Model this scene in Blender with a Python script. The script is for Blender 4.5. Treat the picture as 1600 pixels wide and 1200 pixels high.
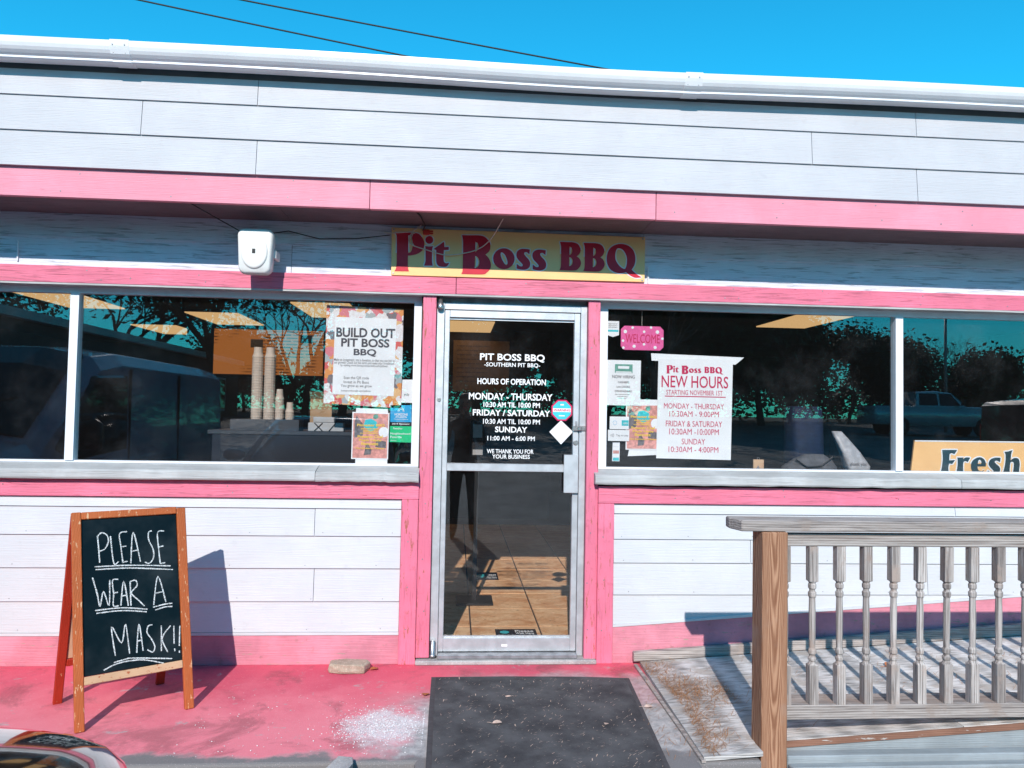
import bpy, bmesh, math, random
from mathutils import Vector, Matrix
import numpy as np
R = math.radians
random.seed(7)
for o in list(bpy.data.objects): bpy.data.objects.remove(o, do_unlink=True)
SC = bpy.context.scene
COL = SC.collection

# ------------------------------------------------------------------ camera
cam_data = bpy.data.cameras.new('camera'); cam = bpy.data.objects.new('camera', cam_data); COL.objects.link(cam)
cam_data.sensor_fit = 'HORIZONTAL'; cam_data.sensor_width = 36.0; cam_data.lens = 36.0 * 1180 / 1600
cam_data.clip_start = 0.02; cam_data.clip_end = 2000
_r = Vector((0.997068, -0.0742796, 0.018381)); _d = Vector((0.0211036, 0.0360363, -0.9991276)); _f = Vector((0.0735524, 0.9965861, 0.0374983))
cm = Matrix(((_r.x, -_d.x, -_f.x, 0), (_r.y, -_d.y, -_f.y, -4.5), (_r.z, -_d.z, -_f.z, 1.477), (0, 0, 0, 1)))
cam.matrix_world = cm
SC.camera = cam

# ------------------------------------------------------------------ sky, sun, exposure
SUN_EL, SUN_AZ = 33.0, 8.0          # light travels towards +Y, drifting 8 degrees to +X
wd = bpy.data.worlds.new('World'); SC.world = wd; wd.use_nodes = True
nt = wd.node_tree; nt.nodes.clear()
wo = nt.nodes.new('ShaderNodeOutputWorld'); bg = nt.nodes.new('ShaderNodeBackground'); sky = nt.nodes.new('ShaderNodeTexSky')
sky.sky_type = 'NISHITA'; sky.sun_disc = False; sky.sun_elevation = R(SUN_EL); sky.sun_rotation = R(180 + SUN_AZ)
sky.air_density = 1.0; sky.dust_density = 0.0; sky.ozone_density = 6.0
tint = nt.nodes.new('ShaderNodeMix'); tint.data_type = 'RGBA'; tint.blend_type = 'MULTIPLY'; tint.inputs[0].default_value = 1.0
tint.inputs[7].default_value = (0.15, 1.70, 1.62, 1)
bg.inputs[1].default_value = 0.142
nt.links.new(sky.outputs[0], tint.inputs[6]); nt.links.new(tint.outputs[2], bg.inputs[0]); nt.links.new(bg.outputs[0], wo.inputs[0])
sd = bpy.data.lights.new('sun', 'SUN'); sun = bpy.data.objects.new('sun', sd); COL.objects.link(sun)
sd.energy = 5.0; sd.angle = R(0.5); sd.color = (1.0, 0.915, 0.85)
_l = Vector((math.sin(R(SUN_AZ)) * math.cos(R(SUN_EL)), math.cos(R(SUN_AZ)) * math.cos(R(SUN_EL)), -math.sin(R(SUN_EL))))
sun.rotation_euler = _l.to_track_quat('-Z', 'Y').to_euler()
vs = SC.view_settings; vs.view_transform = 'Standard'; vs.look = 'None'; vs.exposure = 0.0; vs.gamma = 1.0; vs.use_curve_mapping = False
SC.cycles.max_bounces = 8; SC.cycles.transparent_max_bounces = 12; SC.cycles.caustics_reflective = False; SC.cycles.caustics_refractive = False

# ------------------------------------------------------------------ helpers
def tag(o, label=None, cat=None, group=None, kind=None):
    if label: o['label'] = label
    if cat: o['category'] = cat
    if group: o['group'] = group
    if kind: o['kind'] = kind
    return o
def empty(name, loc=(0, 0, 0), rz=0.0):
    o = bpy.data.objects.new(name, None); COL.objects.link(o); o.location = loc; o.rotation_euler = (0, 0, rz); o.empty_display_size = .1
    return o
def thing(name, label, cat, loc=(0, 0, 0), rz=0.0, group=None):
    return tag(empty(name, loc, rz), label, cat, group)
def copy_tree(o, parent=None):
    c = o.copy(); COL.objects.link(c); c.parent = parent
    for ch in list(o.children): copy_tree(ch, c)
    return c
class MB:
    def __init__(s): s.v = []; s.f = []
    def add(s, vs, fs):
        b = len(s.v); s.v += [tuple(p) for p in vs]; s.f += [tuple(i + b for i in f) for f in fs]; return s
    def box(s, x0, x1, y0, y1, z0, z1):
        return s.add([(x0,y0,z0),(x1,y0,z0),(x1,y1,z0),(x0,y1,z0),(x0,y0,z1),(x1,y0,z1),(x1,y1,z1),(x0,y1,z1)],
                     [(0,3,2,1),(4,5,6,7),(0,1,5,4),(1,2,6,5),(2,3,7,6),(3,0,4,7)])
    def prism(s, pts, d, map3):      # 2D polygon swept over the interval d along the third axis; map3(a, b, t)
        n = len(pts)
        a = sum(pts[i][0]*pts[(i+1)%n][1]-pts[(i+1)%n][0]*pts[i][1] for i in range(n))
        if a < 0: pts = pts[::-1]
        vs = [map3(p[0], p[1], d[0]) for p in pts] + [map3(p[0], p[1], d[1]) for p in pts]
        return s.add(vs, [tuple(range(n))[::-1], tuple(range(n, 2*n))] + [(i, (i+1)%n, n+(i+1)%n, n+i) for i in range(n)])
    def xz(s, pts, y0, y1): return s.prism(pts, (y0, y1), lambda a, b, t: (a, t, b))
    def yz(s, pts, x0, x1): return s.prism(pts, (x0, x1), lambda a, b, t: (t, a, b))
    def xy(s, pts, z0, z1): return s.prism(pts, (z0, z1), lambda a, b, t: (a, b, t))
    def tube(s, path, r, n=6, cap=True):
        path = [Vector(p) for p in path]; rs = r if isinstance(r, (list, tuple)) else [r]*len(path)
        rings = []
        for i, p in enumerate(path):
            t = (path[min(i+1, len(path)-1)] - path[max(i-1, 0)]).normalized()
            u = t.cross(Vector((0, 0, 1)));
            if u.length < 1e-3: u = t.cross(Vector((0, 1, 0)))
            u.normalize(); w = t.cross(u)
            rings.append([p + (u*math.cos(2*math.pi*k/n) + w*math.sin(2*math.pi*k/n))*rs[i] for k in range(n)])
        vs = [q for rg in rings for q in rg]; fs = []
        for i in range(len(path)-1):
            for k in range(n):
                fs.append((i*n+k, i*n+(k+1)%n, (i+1)*n+(k+1)%n, (i+1)*n+k))
        if cap: fs += [tuple(range(n))[::-1], tuple(range((len(path)-1)*n, len(path)*n))]
        return s.add(vs, fs)
    def lathe(s, prof, n=10, c=(0, 0), ax='z'):
        vs = []; fs = []
        for (r, z) in prof:
            for k in range(n):
                a = 2*math.pi*(k+.5)/n; x, y = r*math.cos(a), r*math.sin(a)
                vs.append((c[0]+x, c[1]+y, z) if ax == 'z' else ((c[0]+x, z, c[1]+y) if ax == 'y' else (z, c[0]+x, c[1]+y)))
        for i in range(len(prof)-1):
            for k in range(n): fs.append((i*n+k, i*n+(k+1)%n, (i+1)*n+(k+1)%n, (i+1)*n+k))
        fs += [tuple(range(n))[::-1], tuple(range((len(prof)-1)*n, len(prof)*n))]
        return s.add(vs, fs)
    def loft(s, rings, cap=True):
        n = len(rings[0]); vs = [p for r in rings for p in r]; fs = []
        for i in range(len(rings)-1):
            for k in range(n): fs.append((i*n+k, i*n+(k+1)%n, (i+1)*n+(k+1)%n, (i+1)*n+k))
        if cap: fs += [tuple(range(n))[::-1], tuple(range((len(rings)-1)*n, len(rings)*n))]
        return s.add(vs, fs)
    def mesh(s, name, mat, smooth=False):
        me = bpy.data.meshes.new(name); me.from_pydata(s.v, [], s.f); me.update()
        bm = bmesh.new(); bm.from_mesh(me); bmesh.ops.recalc_face_normals(bm, faces=bm.faces[:]); bm.to_mesh(me); bm.free()
        if smooth: me.polygons.foreach_set('use_smooth', [True]*len(me.polygons))
        if mat: me.materials.append(mat)
        return me
    def build(s, name, mat, parent=None, smooth=False, bevel=0, seg=1, sub=0, origin=None):
        if origin is not None:
            s.v = [(a-origin[0], b-origin[1], c-origin[2]) for a, b, c in s.v]
        o = bpy.data.objects.new(name, s.mesh(name, mat, smooth)); COL.objects.link(o); o.parent = parent
        if origin is not None: o.location = origin
        if bevel:
            m = o.modifiers.new('bevel', 'BEVEL'); m.width = bevel; m.segments = seg; m.limit_method = 'ANGLE'; m.angle_limit = R(35)
        if sub:
            m = o.modifiers.new('sub', 'SUBSURF'); m.levels = sub; m.render_levels = sub
        return o
def part(name, mat, parent, *boxes, bevel=0):
    m = MB()
    for b in boxes: m.box(*b)
    return m.build(name, mat, parent, bevel=bevel)

# ------------------------------------------------------------------ materials
class NT:
    def __init__(s, name):
        s.m = bpy.data.materials.new(name); s.m.use_nodes = True; s.t = s.m.node_tree; s.t.nodes.clear()
        s.out = s.n('ShaderNodeOutputMaterial')
    def n(s, typ, **kw):
        x = s.t.nodes.new(typ)
        for k, v in kw.items(): setattr(x, k, v)
        return x
    def l(s, a, b): s.t.links.new(a, b)
    def val(s, sock, v):
        if hasattr(v, 'is_linked'): s.l(v, sock)
        else: sock.default_value = v
    def math(s, op, a, b=0.0, clamp=False, c=None):
        x = s.n('ShaderNodeMath', operation=op, use_clamp=clamp); s.val(x.inputs[0], a); s.val(x.inputs[1], b)
        if c is not None: s.val(x.inputs[2], c)
        return x.outputs[0]
    def mix(s, fac, a, b, blend='MIX'):
        x = s.n('ShaderNodeMix', data_type='RGBA', blend_type=blend); s.val(x.inputs[0], fac)
        s.val(x.inputs[6], (*a, 1) if isinstance(a, tuple) else a); s.val(x.inputs[7], (*b, 1) if isinstance(b, tuple) else b); return x.outputs[2]
    def ramp(s, fac, lo, hi):
        x = s.n('ShaderNodeMapRange', interpolation_type='SMOOTHSTEP'); s.l(fac, x.inputs[0]); x.inputs[1].default_value = lo; x.inputs[2].default_value = hi; return x.outputs[0]
    def coord(s, scale=(1, 1, 1), rnd=True):
        tc = s.n('ShaderNodeTexCoord'); mp = s.n('ShaderNodeMapping'); mp.inputs['Scale'].default_value = scale
        src = tc.outputs['Object']
        if rnd:
            oi = s.n('ShaderNodeObjectInfo'); va = s.n('ShaderNodeVectorMath', operation='ADD'); vm = s.n('ShaderNodeVectorMath', operation='SCALE')
            vm.inputs[0].default_value = (37.0, 19.0, 23.0); s.l(oi.outputs['Random'], vm.inputs['Scale']); s.l(src, va.inputs[0]); s.l(vm.outputs[0], va.inputs[1]); src = va.outputs[0]
        s.l(src, mp.inputs['Vector']); return mp.outputs[0]
    def noise(s, vec, scale, detail=4.0, rough=.55, dist=0.0):
        x = s.n('ShaderNodeTexNoise'); s.l(vec, x.inputs['Vector']); x.inputs['Scale'].default_value = scale; x.inputs['Detail'].default_value = detail
        x.inputs['Roughness'].default_value = rough; x.inputs['Distortion'].default_value = dist; return x.outputs['Fac']
    def bump(s, h, strength, dist=.01, normal=None):
        x = s.n('ShaderNodeBump'); x.inputs['Strength'].default_value = strength; x.inputs['Distance'].default_value = dist; s.l(h, x.inputs['Height'])
        if normal: s.l(normal, x.inputs['Normal'])
        return x.outputs[0]
    def bsdf(s, color, rough=.6, metallic=0.0, spec=.5, normal=None, coat=0.0):
        b = s.n('ShaderNodeBsdfPrincipled'); s.val(b.inputs['Base Color'], (*color, 1) if isinstance(color, tuple) else color)
        s.val(b.inputs['Roughness'], rough); s.val(b.inputs['Metallic'], metallic); b.inputs['Specular IOR Level'].default_value = spec
        b.inputs['Coat Weight'].default_value = coat; b.inputs['Coat Roughness'].default_value = .03
        if normal: s.l(normal, b.inputs['Normal'])
        s.l(b.outputs[0], s.out.inputs[0]); return b
def sc3(c, k): return tuple(min(1.0, x*k) for x in c)
def plain(name, c, rough=.6, metallic=0.0, var=.12, scale=9.0, bump=.05, bscale=90.0, spec=.4, coat=0.0):
    k = NT(name); v = k.coord(); f = k.noise(v, scale, 5)
    col = k.mix(k.ramp(f, .3, .7), sc3(c, 1-var), sc3(c, 1+var*.5)); nb = k.noise(v, bscale, 3)
    k.bsdf(col, rough, metallic, spec, k.bump(nb, bump, .004) if bump else None, coat); return k.m
def painted_wood(name, c, grain=.5, rough=.55, chip=0.0, chipc=(.30,.13,.07), dirt=.10, axis='x', dirtc=None, dark=0.0):
    """paint over embossed wood grain, with chips that show the wood"""
    k = NT(name); st = {'x': (1.8, 34, 34), 'z': (34, 34, 1.8), 'y': (34, 1.8, 34)}[axis]
    v = k.coord(st); v1 = k.coord()
    g = k.noise(v, 2.4, 7, .62, .7); w = k.n('ShaderNodeTexWave', wave_type='BANDS', bands_direction={'x': 'Z', 'z': 'X', 'y': 'X'}[axis])
    vw = k.coord({'x': (.5, 4, 4), 'z': (4, 4, .5), 'y': (4, .5, 4)}[axis]); k.l(vw, w.inputs['Vector']); w.inputs['Scale'].default_value = 9; w.inputs['Distortion'].default_value = 7; w.inputs['Detail'].default_value = 3; w.inputs['Detail Scale'].default_value = .8
    h = k.math('ADD', k.math('MULTIPLY', g, .85), k.math('MULTIPLY', w.outputs['Fac'], .15))
    big = k.noise(v1, 3.1, 5, .6)
    col = k.mix(k.ramp(big, .35, .75), sc3(c, 1-dirt), c)
    if dark: col = k.mix(k.math('MULTIPLY', k.ramp(g, .52, .66), dark), col, sc3(c, .35))
    if dirtc: col = k.mix(k.math('MULTIPLY', k.ramp(k.noise(v1, 14, 6, .7), .56, .72), .6), col, dirtc)
    if chip:
        n2 = k.noise(k.coord({'x': (1.3, 9, 9), 'z': (9, 9, 1.3), 'y': (9, 1.3, 9)}[axis]), 7, 6, .7)
        col = k.mix(k.ramp(n2, .74-chip*.3, .765-chip*.3), col, chipc)
    k.bsdf(col, rough, 0, .3, k.bump(h, grain, .004)); return k.m
def bare_wood(name, c1, c2, axis='x', bump=.6, rough=.8, scale=1.0, wave=7.0, freq=5.0, patch=None):
    k = NT(name); st = {'x': (.9, 20, 20), 'z': (20, 20, .9), 'y': (20, .9, 20)}[axis]
    v = k.coord(tuple(a*scale for a in st)); g = k.noise(v, 2.0, 8, .68, .5)
    w = k.n('ShaderNodeTexWave', wave_type='BANDS', bands_direction={'x': 'Z', 'z': 'X', 'y': 'X'}[axis]); vw = k.coord({'x': (.35, 4, 4), 'z': (4, 4, .35), 'y': (4, .35, 4)}[axis])
    k.l(vw, w.inputs['Vector']); w.inputs['Scale'].default_value = freq; w.inputs['Distortion'].default_value = wave; w.inputs['Detail'].default_value = 3; w.inputs['Detail Scale'].default_value = .7
    f = k.math('ADD', k.math('MULTIPLY', g, .86), k.math('MULTIPLY', w.outputs['Fac'], .14))
    col = k.mix(k.ramp(f, .28, .68), c1, c2)
    if patch: col = k.mix(k.ramp(k.noise(k.coord(), 6, 6, .65), .5, .66), col, patch)
    oi = k.n('ShaderNodeObjectInfo'); col = k.mix(1.0, col, k.mix(oi.outputs['Random'], (.72, .70, .69), (1.0, .99, .98)), 'MULTIPLY')
    k.bsdf(col, rough, 0, .25, k.bump(f, bump, .006)); return k.m
def glass(name, f0=.055, tintc=(.98, .98, .98)):
    k = NT(name); g = k.n('ShaderNodeNewGeometry'); d = k.n('ShaderNodeVectorMath', operation='DOT_PRODUCT'); k.l(g.outputs['Incoming'], d.inputs[0]); k.l(g.outputs['Normal'], d.inputs[1])
    c = k.math('ABSOLUTE', d.outputs['Value']); p = k.math('POWER', k.math('SUBTRACT', 1.0, c, True), 5.0)
    fac = k.math('MULTIPLY_ADD', p, 1-f0, c=f0)
    tr = k.n('ShaderNodeBsdfTransparent'); tr.inputs[0].default_value = (*tintc, 1); gl = k.n('ShaderNodeBsdfGlossy'); gl.inputs['Roughness'].default_value = 0.0
    v = k.coord((1, 1, 1))
    # a thin film of dust
    df = k.n('ShaderNodeBsdfDiffuse'); df.inputs[0].default_value = (.5, .52, .55, 1)
    mx = k.n('ShaderNodeMixShader'); k.l(fac, mx.inputs[0]); k.l(tr.outputs[0], mx.inputs[1]); k.l(gl.outputs[0], mx.inputs[2])
    m2 = k.n('ShaderNodeMixShader'); k.l(k.math('MULTIPLY_ADD', k.ramp(k.noise(v, 2.2, 6, .7), .45, .8), .018, c=.003), m2.inputs[0])
    k.l(mx.outputs[0], m2.inputs[1]); k.l(df.outputs[0], m2.inputs[2]); k.l(m2.outputs[0], k.out.inputs[0]); return k.m
def emit(name, c, s):
    k = NT(name); e = k.n('ShaderNodeEmission'); e.inputs[0].default_value = (*c, 1); e.inputs[1].default_value = s; k.l(e.outputs[0], k.out.inputs[0]); return k.m

PINK = (.85, .215, .325)
M = {}
M['siding'] = painted_wood('white lap siding paint', (.615, .635, .665), grain=.5, dirt=.08, dirtc=(.52, .535, .555), dark=.05)
M['siding_up'] = painted_wood('pale fascia siding paint', (.545, .54, .565), grain=.5, dirt=.09, dirtc=(.47, .465, .49), dark=.05)
M['siding_wall'] = painted_wood('upper wall board paint', (.74, .77, .86), grain=1.0, dirt=.12, dark=.8)
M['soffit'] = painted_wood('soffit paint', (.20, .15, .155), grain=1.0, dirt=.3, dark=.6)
M['pink'] = painted_wood('pink trim paint', PINK, grain=1.0, dirt=.2, chip=.26, chipc=(.42, .06, .11), dark=.6, dirtc=(.66, .15, .24))
M['pink_z'] = painted_wood('pink post paint', PINK, grain=.8, dirt=.2, chip=.46, chipc=(.38, .12, .08), axis='z', dark=.4, dirtc=(.55, .12, .18))
M['pink_up'] = painted_wood('pale pink fascia paint', (.86, .32, .405), grain=.5, dirt=.16, dark=.12, chip=.12, chipc=(.55, .16, .22))
M['pink_base'] = painted_wood('stained pink base paint', (.78, .29, .37), grain=.9, dirt=.35, dirtc=(.30, .15, .14), chip=.38, chipc=(.40, .28, .24))
M['sill'] = painted_wood('weathered white sill paint', (.54, .55, .55), grain=1.0, dirt=.28, chip=.30, chipc=(.42, .37, .33), dark=.3)
M['alu'] = plain('dull aluminium', (.62, .65, .68), .42, .55, .14, 14, .08, 120)
M['alu_w'] = plain('white window frame', (.76, .79, .84), .45, 0, .06, 10, .03)
M['alu_dark'] = plain('worn dark aluminium', (.30, .31, .33), .5, .5, .3, 20, .2, 80)
M['gutter'] = plain('white gutter enamel', (.88, .88, .90), .28, 0, .05, 5, .05, 30, spec=.6)
M['glass'] = glass('window glass', .088, (.985, .985, .985))
M['steel'] = plain('steel', (.5, .5, .5), .35, .9, .2, 40, .1)
M['black'] = plain('black plastic', (.012, .012, .014), .45, 0, .2, 30, .05)
M['white_plastic'] = plain('white speaker plastic', (.78, .77, .74), .38, 0, .05, 12, .03, 200)
M['rubber'] = plain('tyre rubber', (.02, .02, .02), .8, 0, .2, 30, .1)
M['wire'] = plain('pale cable', (.62, .55, .48), .5, 0, .1, 40, 0)
M['wire_dark'] = plain('dark cable', (.02, .02, .02), .6, 0, .1, 40, 0)
M['red_plastic'] = plain('red plug plastic', (.6, .03, .02), .4, 0, .1, 40, 0)
M['sign_yellow'] = plain('sign board yellow', (1.0, .58, .25), .38, 0, .06, 6, .02, 200)
M['sign_red'] = plain('sign letter red', (.58, .010, .035), .4, 0, .08, 20, 0)
M['sign_edge'] = plain('sign letter outline', (.80, .72, .74), .45, 0, .03, 20, 0)
M['teal'] = plain('sign letter slate', (.035, .07, .085), .3, 0, .2, 14, 0)
M['paper'] = plain('white paper', (.90, .90, .90), .6, 0, .05, 9, .35, 14)
M['vinyl'] = plain('white vinyl lettering', (.88, .88, .88), .5, 0, .02, 30, 0)
M['ink_red'] = plain('crimson ink', (.60, .015, .10), .6, 0, .05, 30, 0)
M['ink_dark'] = plain('charcoal ink', (.07, .065, .08), .6, 0, .05, 30, 0)
M['ink_grey'] = plain('grey ink', (.22, .22, .23), .6, 0, .05, 30, 0)
M['ink_yellow'] = plain('yellow ink', (.95, .62, .10), .6, 0, .05, 30, 0)
M['ink_teal'] = plain('turquoise ink', (.05, .55, .60), .6, 0, .1, 30, 0)
M['ink_skin'] = plain('salmon ink', (.82, .36, .31), .6, 0, .35, 40, 0)
M['ink_gray'] = plain('slate ink', (.20, .18, .19), .6, 0, .4, 60, 0)
M['blue'] = plain('bright blue print', (.02, .38, .70), .5, 0, .03, 30, 0)
M['green'] = plain('bright green print', (.01, .58, .22), .5, 0, .03, 30, 0)
M['hotpink'] = plain('hot pink plaque paint', (.86, .13, .36), .45, 0, .1, 30, .05)
M['badge_green'] = plain('green print', (.15, .38, .30), .6, 0, .3, 60, 0)
k = NT('dusty chalk'); v = k.coord(); d_ = k.n('ShaderNodeBsdfDiffuse'); d_.inputs[0].default_value = (.72, .76, .76, 1); t_ = k.n('ShaderNodeBsdfTransparent'); m_ = k.n('ShaderNodeMixShader'); k.l(k.math('MAXIMUM', k.ramp(k.noise(v, 170, 5, .8), .36, .56), .28), m_.inputs[0]); k.l(t_.outputs[0], m_.inputs[1]); k.l(d_.outputs[0], m_.inputs[2]); k.l(m_.outputs[0], k.out.inputs[0]); M['chalk'] = k.m
k = NT('food photograph print'); v = k.coord((1, 1, 1)); vo = k.n('ShaderNodeTexVoronoi'); va = k.n('ShaderNodeVectorMath', operation='ADD'); nz = k.n('ShaderNodeTexNoise'); nz.inputs['Scale'].default_value = 25; k.l(v, nz.inputs['Vector'])
vm = k.n('ShaderNodeVectorMath', operation='SCALE'); vm.inputs['Scale'].default_value = .05; k.l(nz.outputs['Color'], vm.inputs[0]); k.l(v, va.inputs[0]); k.l(vm.outputs[0], va.inputs[1]); k.l(va.outputs[0], vo.inputs['Vector']); vo.inputs['Scale'].default_value = 22
sp = k.n('ShaderNodeSeparateColor'); k.l(vo.outputs['Color'], sp.inputs[0]); cr = k.n('ShaderNodeValToRGB'); cr.color_ramp.interpolation = 'CONSTANT'
els = [(0, (.85, .84, .84)), (.22, (.80, .30, .07)), (.38, (.84, .52, .24)), (.5, (.75, .20, .25)), (.62, (.85, .85, .86)), (.76, (.14, .15, .18)), (.84, (.72, .10, .10)), (.93, (.40, .50, .52))]
cr.color_ramp.elements[0].color = (*els[0][1], 1); cr.color_ramp.elements[1].position = els[1][0]; cr.color_ramp.elements[1].color = (*els[1][1], 1)
for p, c in els[2:]: e = cr.color_ramp.elements.new(p); e.color = (*c, 1)
k.l(sp.outputs[0], cr.inputs[0]); sh = k.mix(k.ramp(k.noise(v, 110, 4), .3, .7), cr.outputs[0], (.5, .2, .1)); k.l(k.mix(.25, cr.outputs[0], sh), k.bsdf((1, 1, 1), .5).inputs['Base Color']); M['food'] = k.m
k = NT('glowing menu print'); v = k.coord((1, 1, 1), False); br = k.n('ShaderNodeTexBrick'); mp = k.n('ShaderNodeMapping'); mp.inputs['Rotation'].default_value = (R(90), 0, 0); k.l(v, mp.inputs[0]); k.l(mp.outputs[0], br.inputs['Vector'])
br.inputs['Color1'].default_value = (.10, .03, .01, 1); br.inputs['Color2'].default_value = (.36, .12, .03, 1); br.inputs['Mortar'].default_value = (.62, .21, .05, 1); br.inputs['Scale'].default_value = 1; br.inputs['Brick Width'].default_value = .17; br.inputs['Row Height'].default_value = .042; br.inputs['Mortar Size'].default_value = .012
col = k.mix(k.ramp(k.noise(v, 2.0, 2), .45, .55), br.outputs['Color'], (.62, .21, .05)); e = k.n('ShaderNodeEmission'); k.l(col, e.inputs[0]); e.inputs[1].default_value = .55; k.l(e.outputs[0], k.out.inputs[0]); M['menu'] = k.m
M['troffer'] = emit('ceiling light diffuser', (1.0, .62, .27), .75)
# concrete walkway: pink paint, worn to concrete by the door and along the kerb
k = NT('worn pink painted concrete'); v = k.coord((1, 1, 1), False); sx = k.n('ShaderNodeSeparateXYZ'); k.l(v, sx.inputs[0])
n1 = k.noise(v, 3.0, 6, .6); n2 = k.noise(v, 40, 5, .7); n3 = k.noise(v, 1.2, 4, .5)
pk = k.mix(k.ramp(n3, .35, .7), (.60, .085, .14), (.78, .135, .19)); pk = k.mix(k.ramp(k.math('ADD', k.math('MULTIPLY', sx.outputs['Y'], -1.0), k.math('MULTIPLY', k.math('SUBTRACT', k.noise(v, 4.5, 6, .65), .5), .9)), .15, .95), pk, (.80, .225, .275)); pk = k.mix(k.math('MULTIPLY', k.ramp(k.noise(v, 2.6, 7, .7, .6), .50, .66), .5), pk, (.20, .065, .075)); pk = k.mix(k.math('MULTIPLY', k.ramp(n2, .58, .72), .35), pk, (.75, .45, .46))
cc = k.mix(k.ramp(k.noise(v, 22, 6, .7), .35, .7), (.32, .31, .31), (.52, .50, .49))
wx = k.math('ADD', sx.outputs['X'], k.math('MULTIPLY', k.math('SUBTRACT', n1, .5), .9)); wy = k.math('ADD', sx.outputs['Y'], k.math('MULTIPLY', k.math('SUBTRACT', n1, .5), .5))
m1 = k.math('MULTIPLY', k.ramp(wx, -.42, -.12), k.ramp(k.math('MULTIPLY', wy, -1.0), .38, .72)); m2 = k.ramp(k.math('MULTIPLY', wy, -1.0), 1.14, 1.22)
m3 = k.math('MULTIPLY', k.ramp(k.math('ADD', sx.outputs['X'], k.math('MULTIPLY', n1, .1)), .0, .12), k.ramp(k.math('MULTIPLY', wy, -1.0), .1, .3))
mm = k.math('MAXIMUM', k.math('MAXIMUM', m1, m2), k.math('MULTIPLY', m3, .75)); mm = k.math('MAXIMUM', mm, k.math('MULTIPLY', k.ramp(k.noise(v, 7, 9, .75, .5), .60, .67), .7)); sd_ = k.n('ShaderNodeVectorMath', operation='DISTANCE'); k.l(v, sd_.inputs[0]); sd_.inputs[1].default_value = (-.30, -.88, 0); sal = k.math('SUBTRACT', 1.0, k.ramp(k.math('ADD', sd_.outputs['Value'], k.math('MULTIPLY', k.math('SUBTRACT', k.noise(v, 9, 8, .75), .5), .5)), .08, .26))
cc = k.mix(m2, cc, (.20, .19, .19)); gr_ = k.ramp(k.noise(v, 260, 2, .6), .64, .70); k.bsdf(k.mix(k.math('MULTIPLY', gr_, .5), k.mix(k.math('MULTIPLY', sal, .8), k.mix(mm, pk, cc), (.74, .71, .72)), (.75, .6, .6)), .82, 0, .25, k.bump(k.math('ADD', n2, k.noise(v, 180, 3)), .35, .004)); M['walk'] = k.m
def ground_mat(name, a, b, sc, bs, strength=.5, c3=None):
    k = NT(name); v = k.coord((1, 1, 1), False); f = k.noise(v, sc, 7, .65); col = k.mix(k.ramp(f, .3, .7), a, b)
    g = k.noise(v, bs, 4, .7); col = k.mix(k.math('MULTIPLY', k.ramp(g, .5, .75), .5), col, c3 or sc3(b, 1.9)); k.bsdf(col, .85, 0, .3, k.bump(g, strength, .006)); return k.m
M['asphalt'] = ground_mat('asphalt', (.15, .15, .155), (.29, .29, .285), 1.2, 160)
M['earth'] = ground_mat('leafy ground', (.05, .045, .03), (.10, .085, .05), .8, 30)
M['concrete'] = ground_mat('grey concrete', (.30, .29, .29), (.46, .45, .44), 6, 120)
M['mat'] = ground_mat('charcoal doormat pile', (.045, .045, .05), (.125, .125, .13), 5, 420, .9, (.20, .20, .20))
M['mat_edge'] = plain('doormat rubber edge', (.06, .06, .065), .7, 0, .2, 40, .2)
M['plywood'] = bare_wood('worn grey painted ramp', (.24, .235, .23), (.80, .79, .78), 'x', .7, .85, 2.4, 3, 8, patch=(.50, .46, .42))
M['grey_wood'] = bare_wood('weathered grey wood', (.20, .175, .165), (.58, .53, .50), 'x', 1.0, .85, 1.9, 4, 7, patch=(.40, .33, .29))
M['grey_wood_z'] = bare_wood('weathered grey baluster wood', (.19, .165, .155), (.62, .575, .55), 'z', 1.0, .85, 2.0, 2, 7, patch=(.42, .34, .30))
M['dark_rail'] = bare_wood('stained grey rail wood', (.16, .13, .12), (.46, .43, .41), 'x', 1.0, .85, 1.2, 4, 7)
k = NT('brown post wood'); v = k.coord((1, 1, 1), False); sx = k.n('ShaderNodeSeparateXYZ'); k.l(v, sx.inputs[0])
dxx = k.math('SUBTRACT', k.math('ADD', sx.outputs['X'], k.math('MULTIPLY', sx.outputs['Y'], .35)), .966); nlow = k.noise(k.coord((9, 9, 1.6), False), 1.4, 4, .5, .3)
hh = k.math('ADD', k.math('SUBTRACT', k.math('MULTIPLY', sx.outputs['Z'], 5.0), k.math('MULTIPLY', k.math('MULTIPLY', dxx, dxx), 2600.0)), k.math('MULTIPLY', nlow, 3.2))
wv = k.math('MULTIPLY_ADD', k.math('SINE', k.math('MULTIPLY', hh, 6.0)), .5, c=.5); fine = k.noise(k.coord((70, 70, 3), False), 2.0, 8, .72)
ff = k.math('ADD', k.math('MULTIPLY', wv, .34), k.math('MULTIPLY', fine, .66)); kn = k.noise(v, 5, 4); col = k.mix(k.ramp(ff, .25, .8), (.22, .095, .05), (.48, .27, .165)); col = k.mix(k.math('MULTIPLY', k.ramp(kn, .5, .7), .5), col, (.36, .27, .22))
k.bsdf(col, .75, 0, .3, k.bump(ff, .6, .004)); M['brown_wood'] = k.m
M['ramp_edge'] = painted_wood('bare ramp edge', (.30, .15, .10), grain=1.0, dirt=.3, chip=.4, chipc=(.48, .45, .42))
M['ramp_skirt'] = painted_wood('pale blue grey skirt paint', (.36, .40, .42), grain=.8, dirt=.3, chip=.34, chipc=(.30, .27, .25))
M['frame_wood'] = painted_wood('orange stained frame', (.50, .125, .035), grain=.6, dirt=.2, chip=.46, chipc=(.68, .42, .24), axis='z')
M['frame_red'] = painted_wood('red stained back frame', (.42, .035, .015), grain=.5, dirt=.15, chip=.28, chipc=(.6, .35, .2), axis='z')
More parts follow.
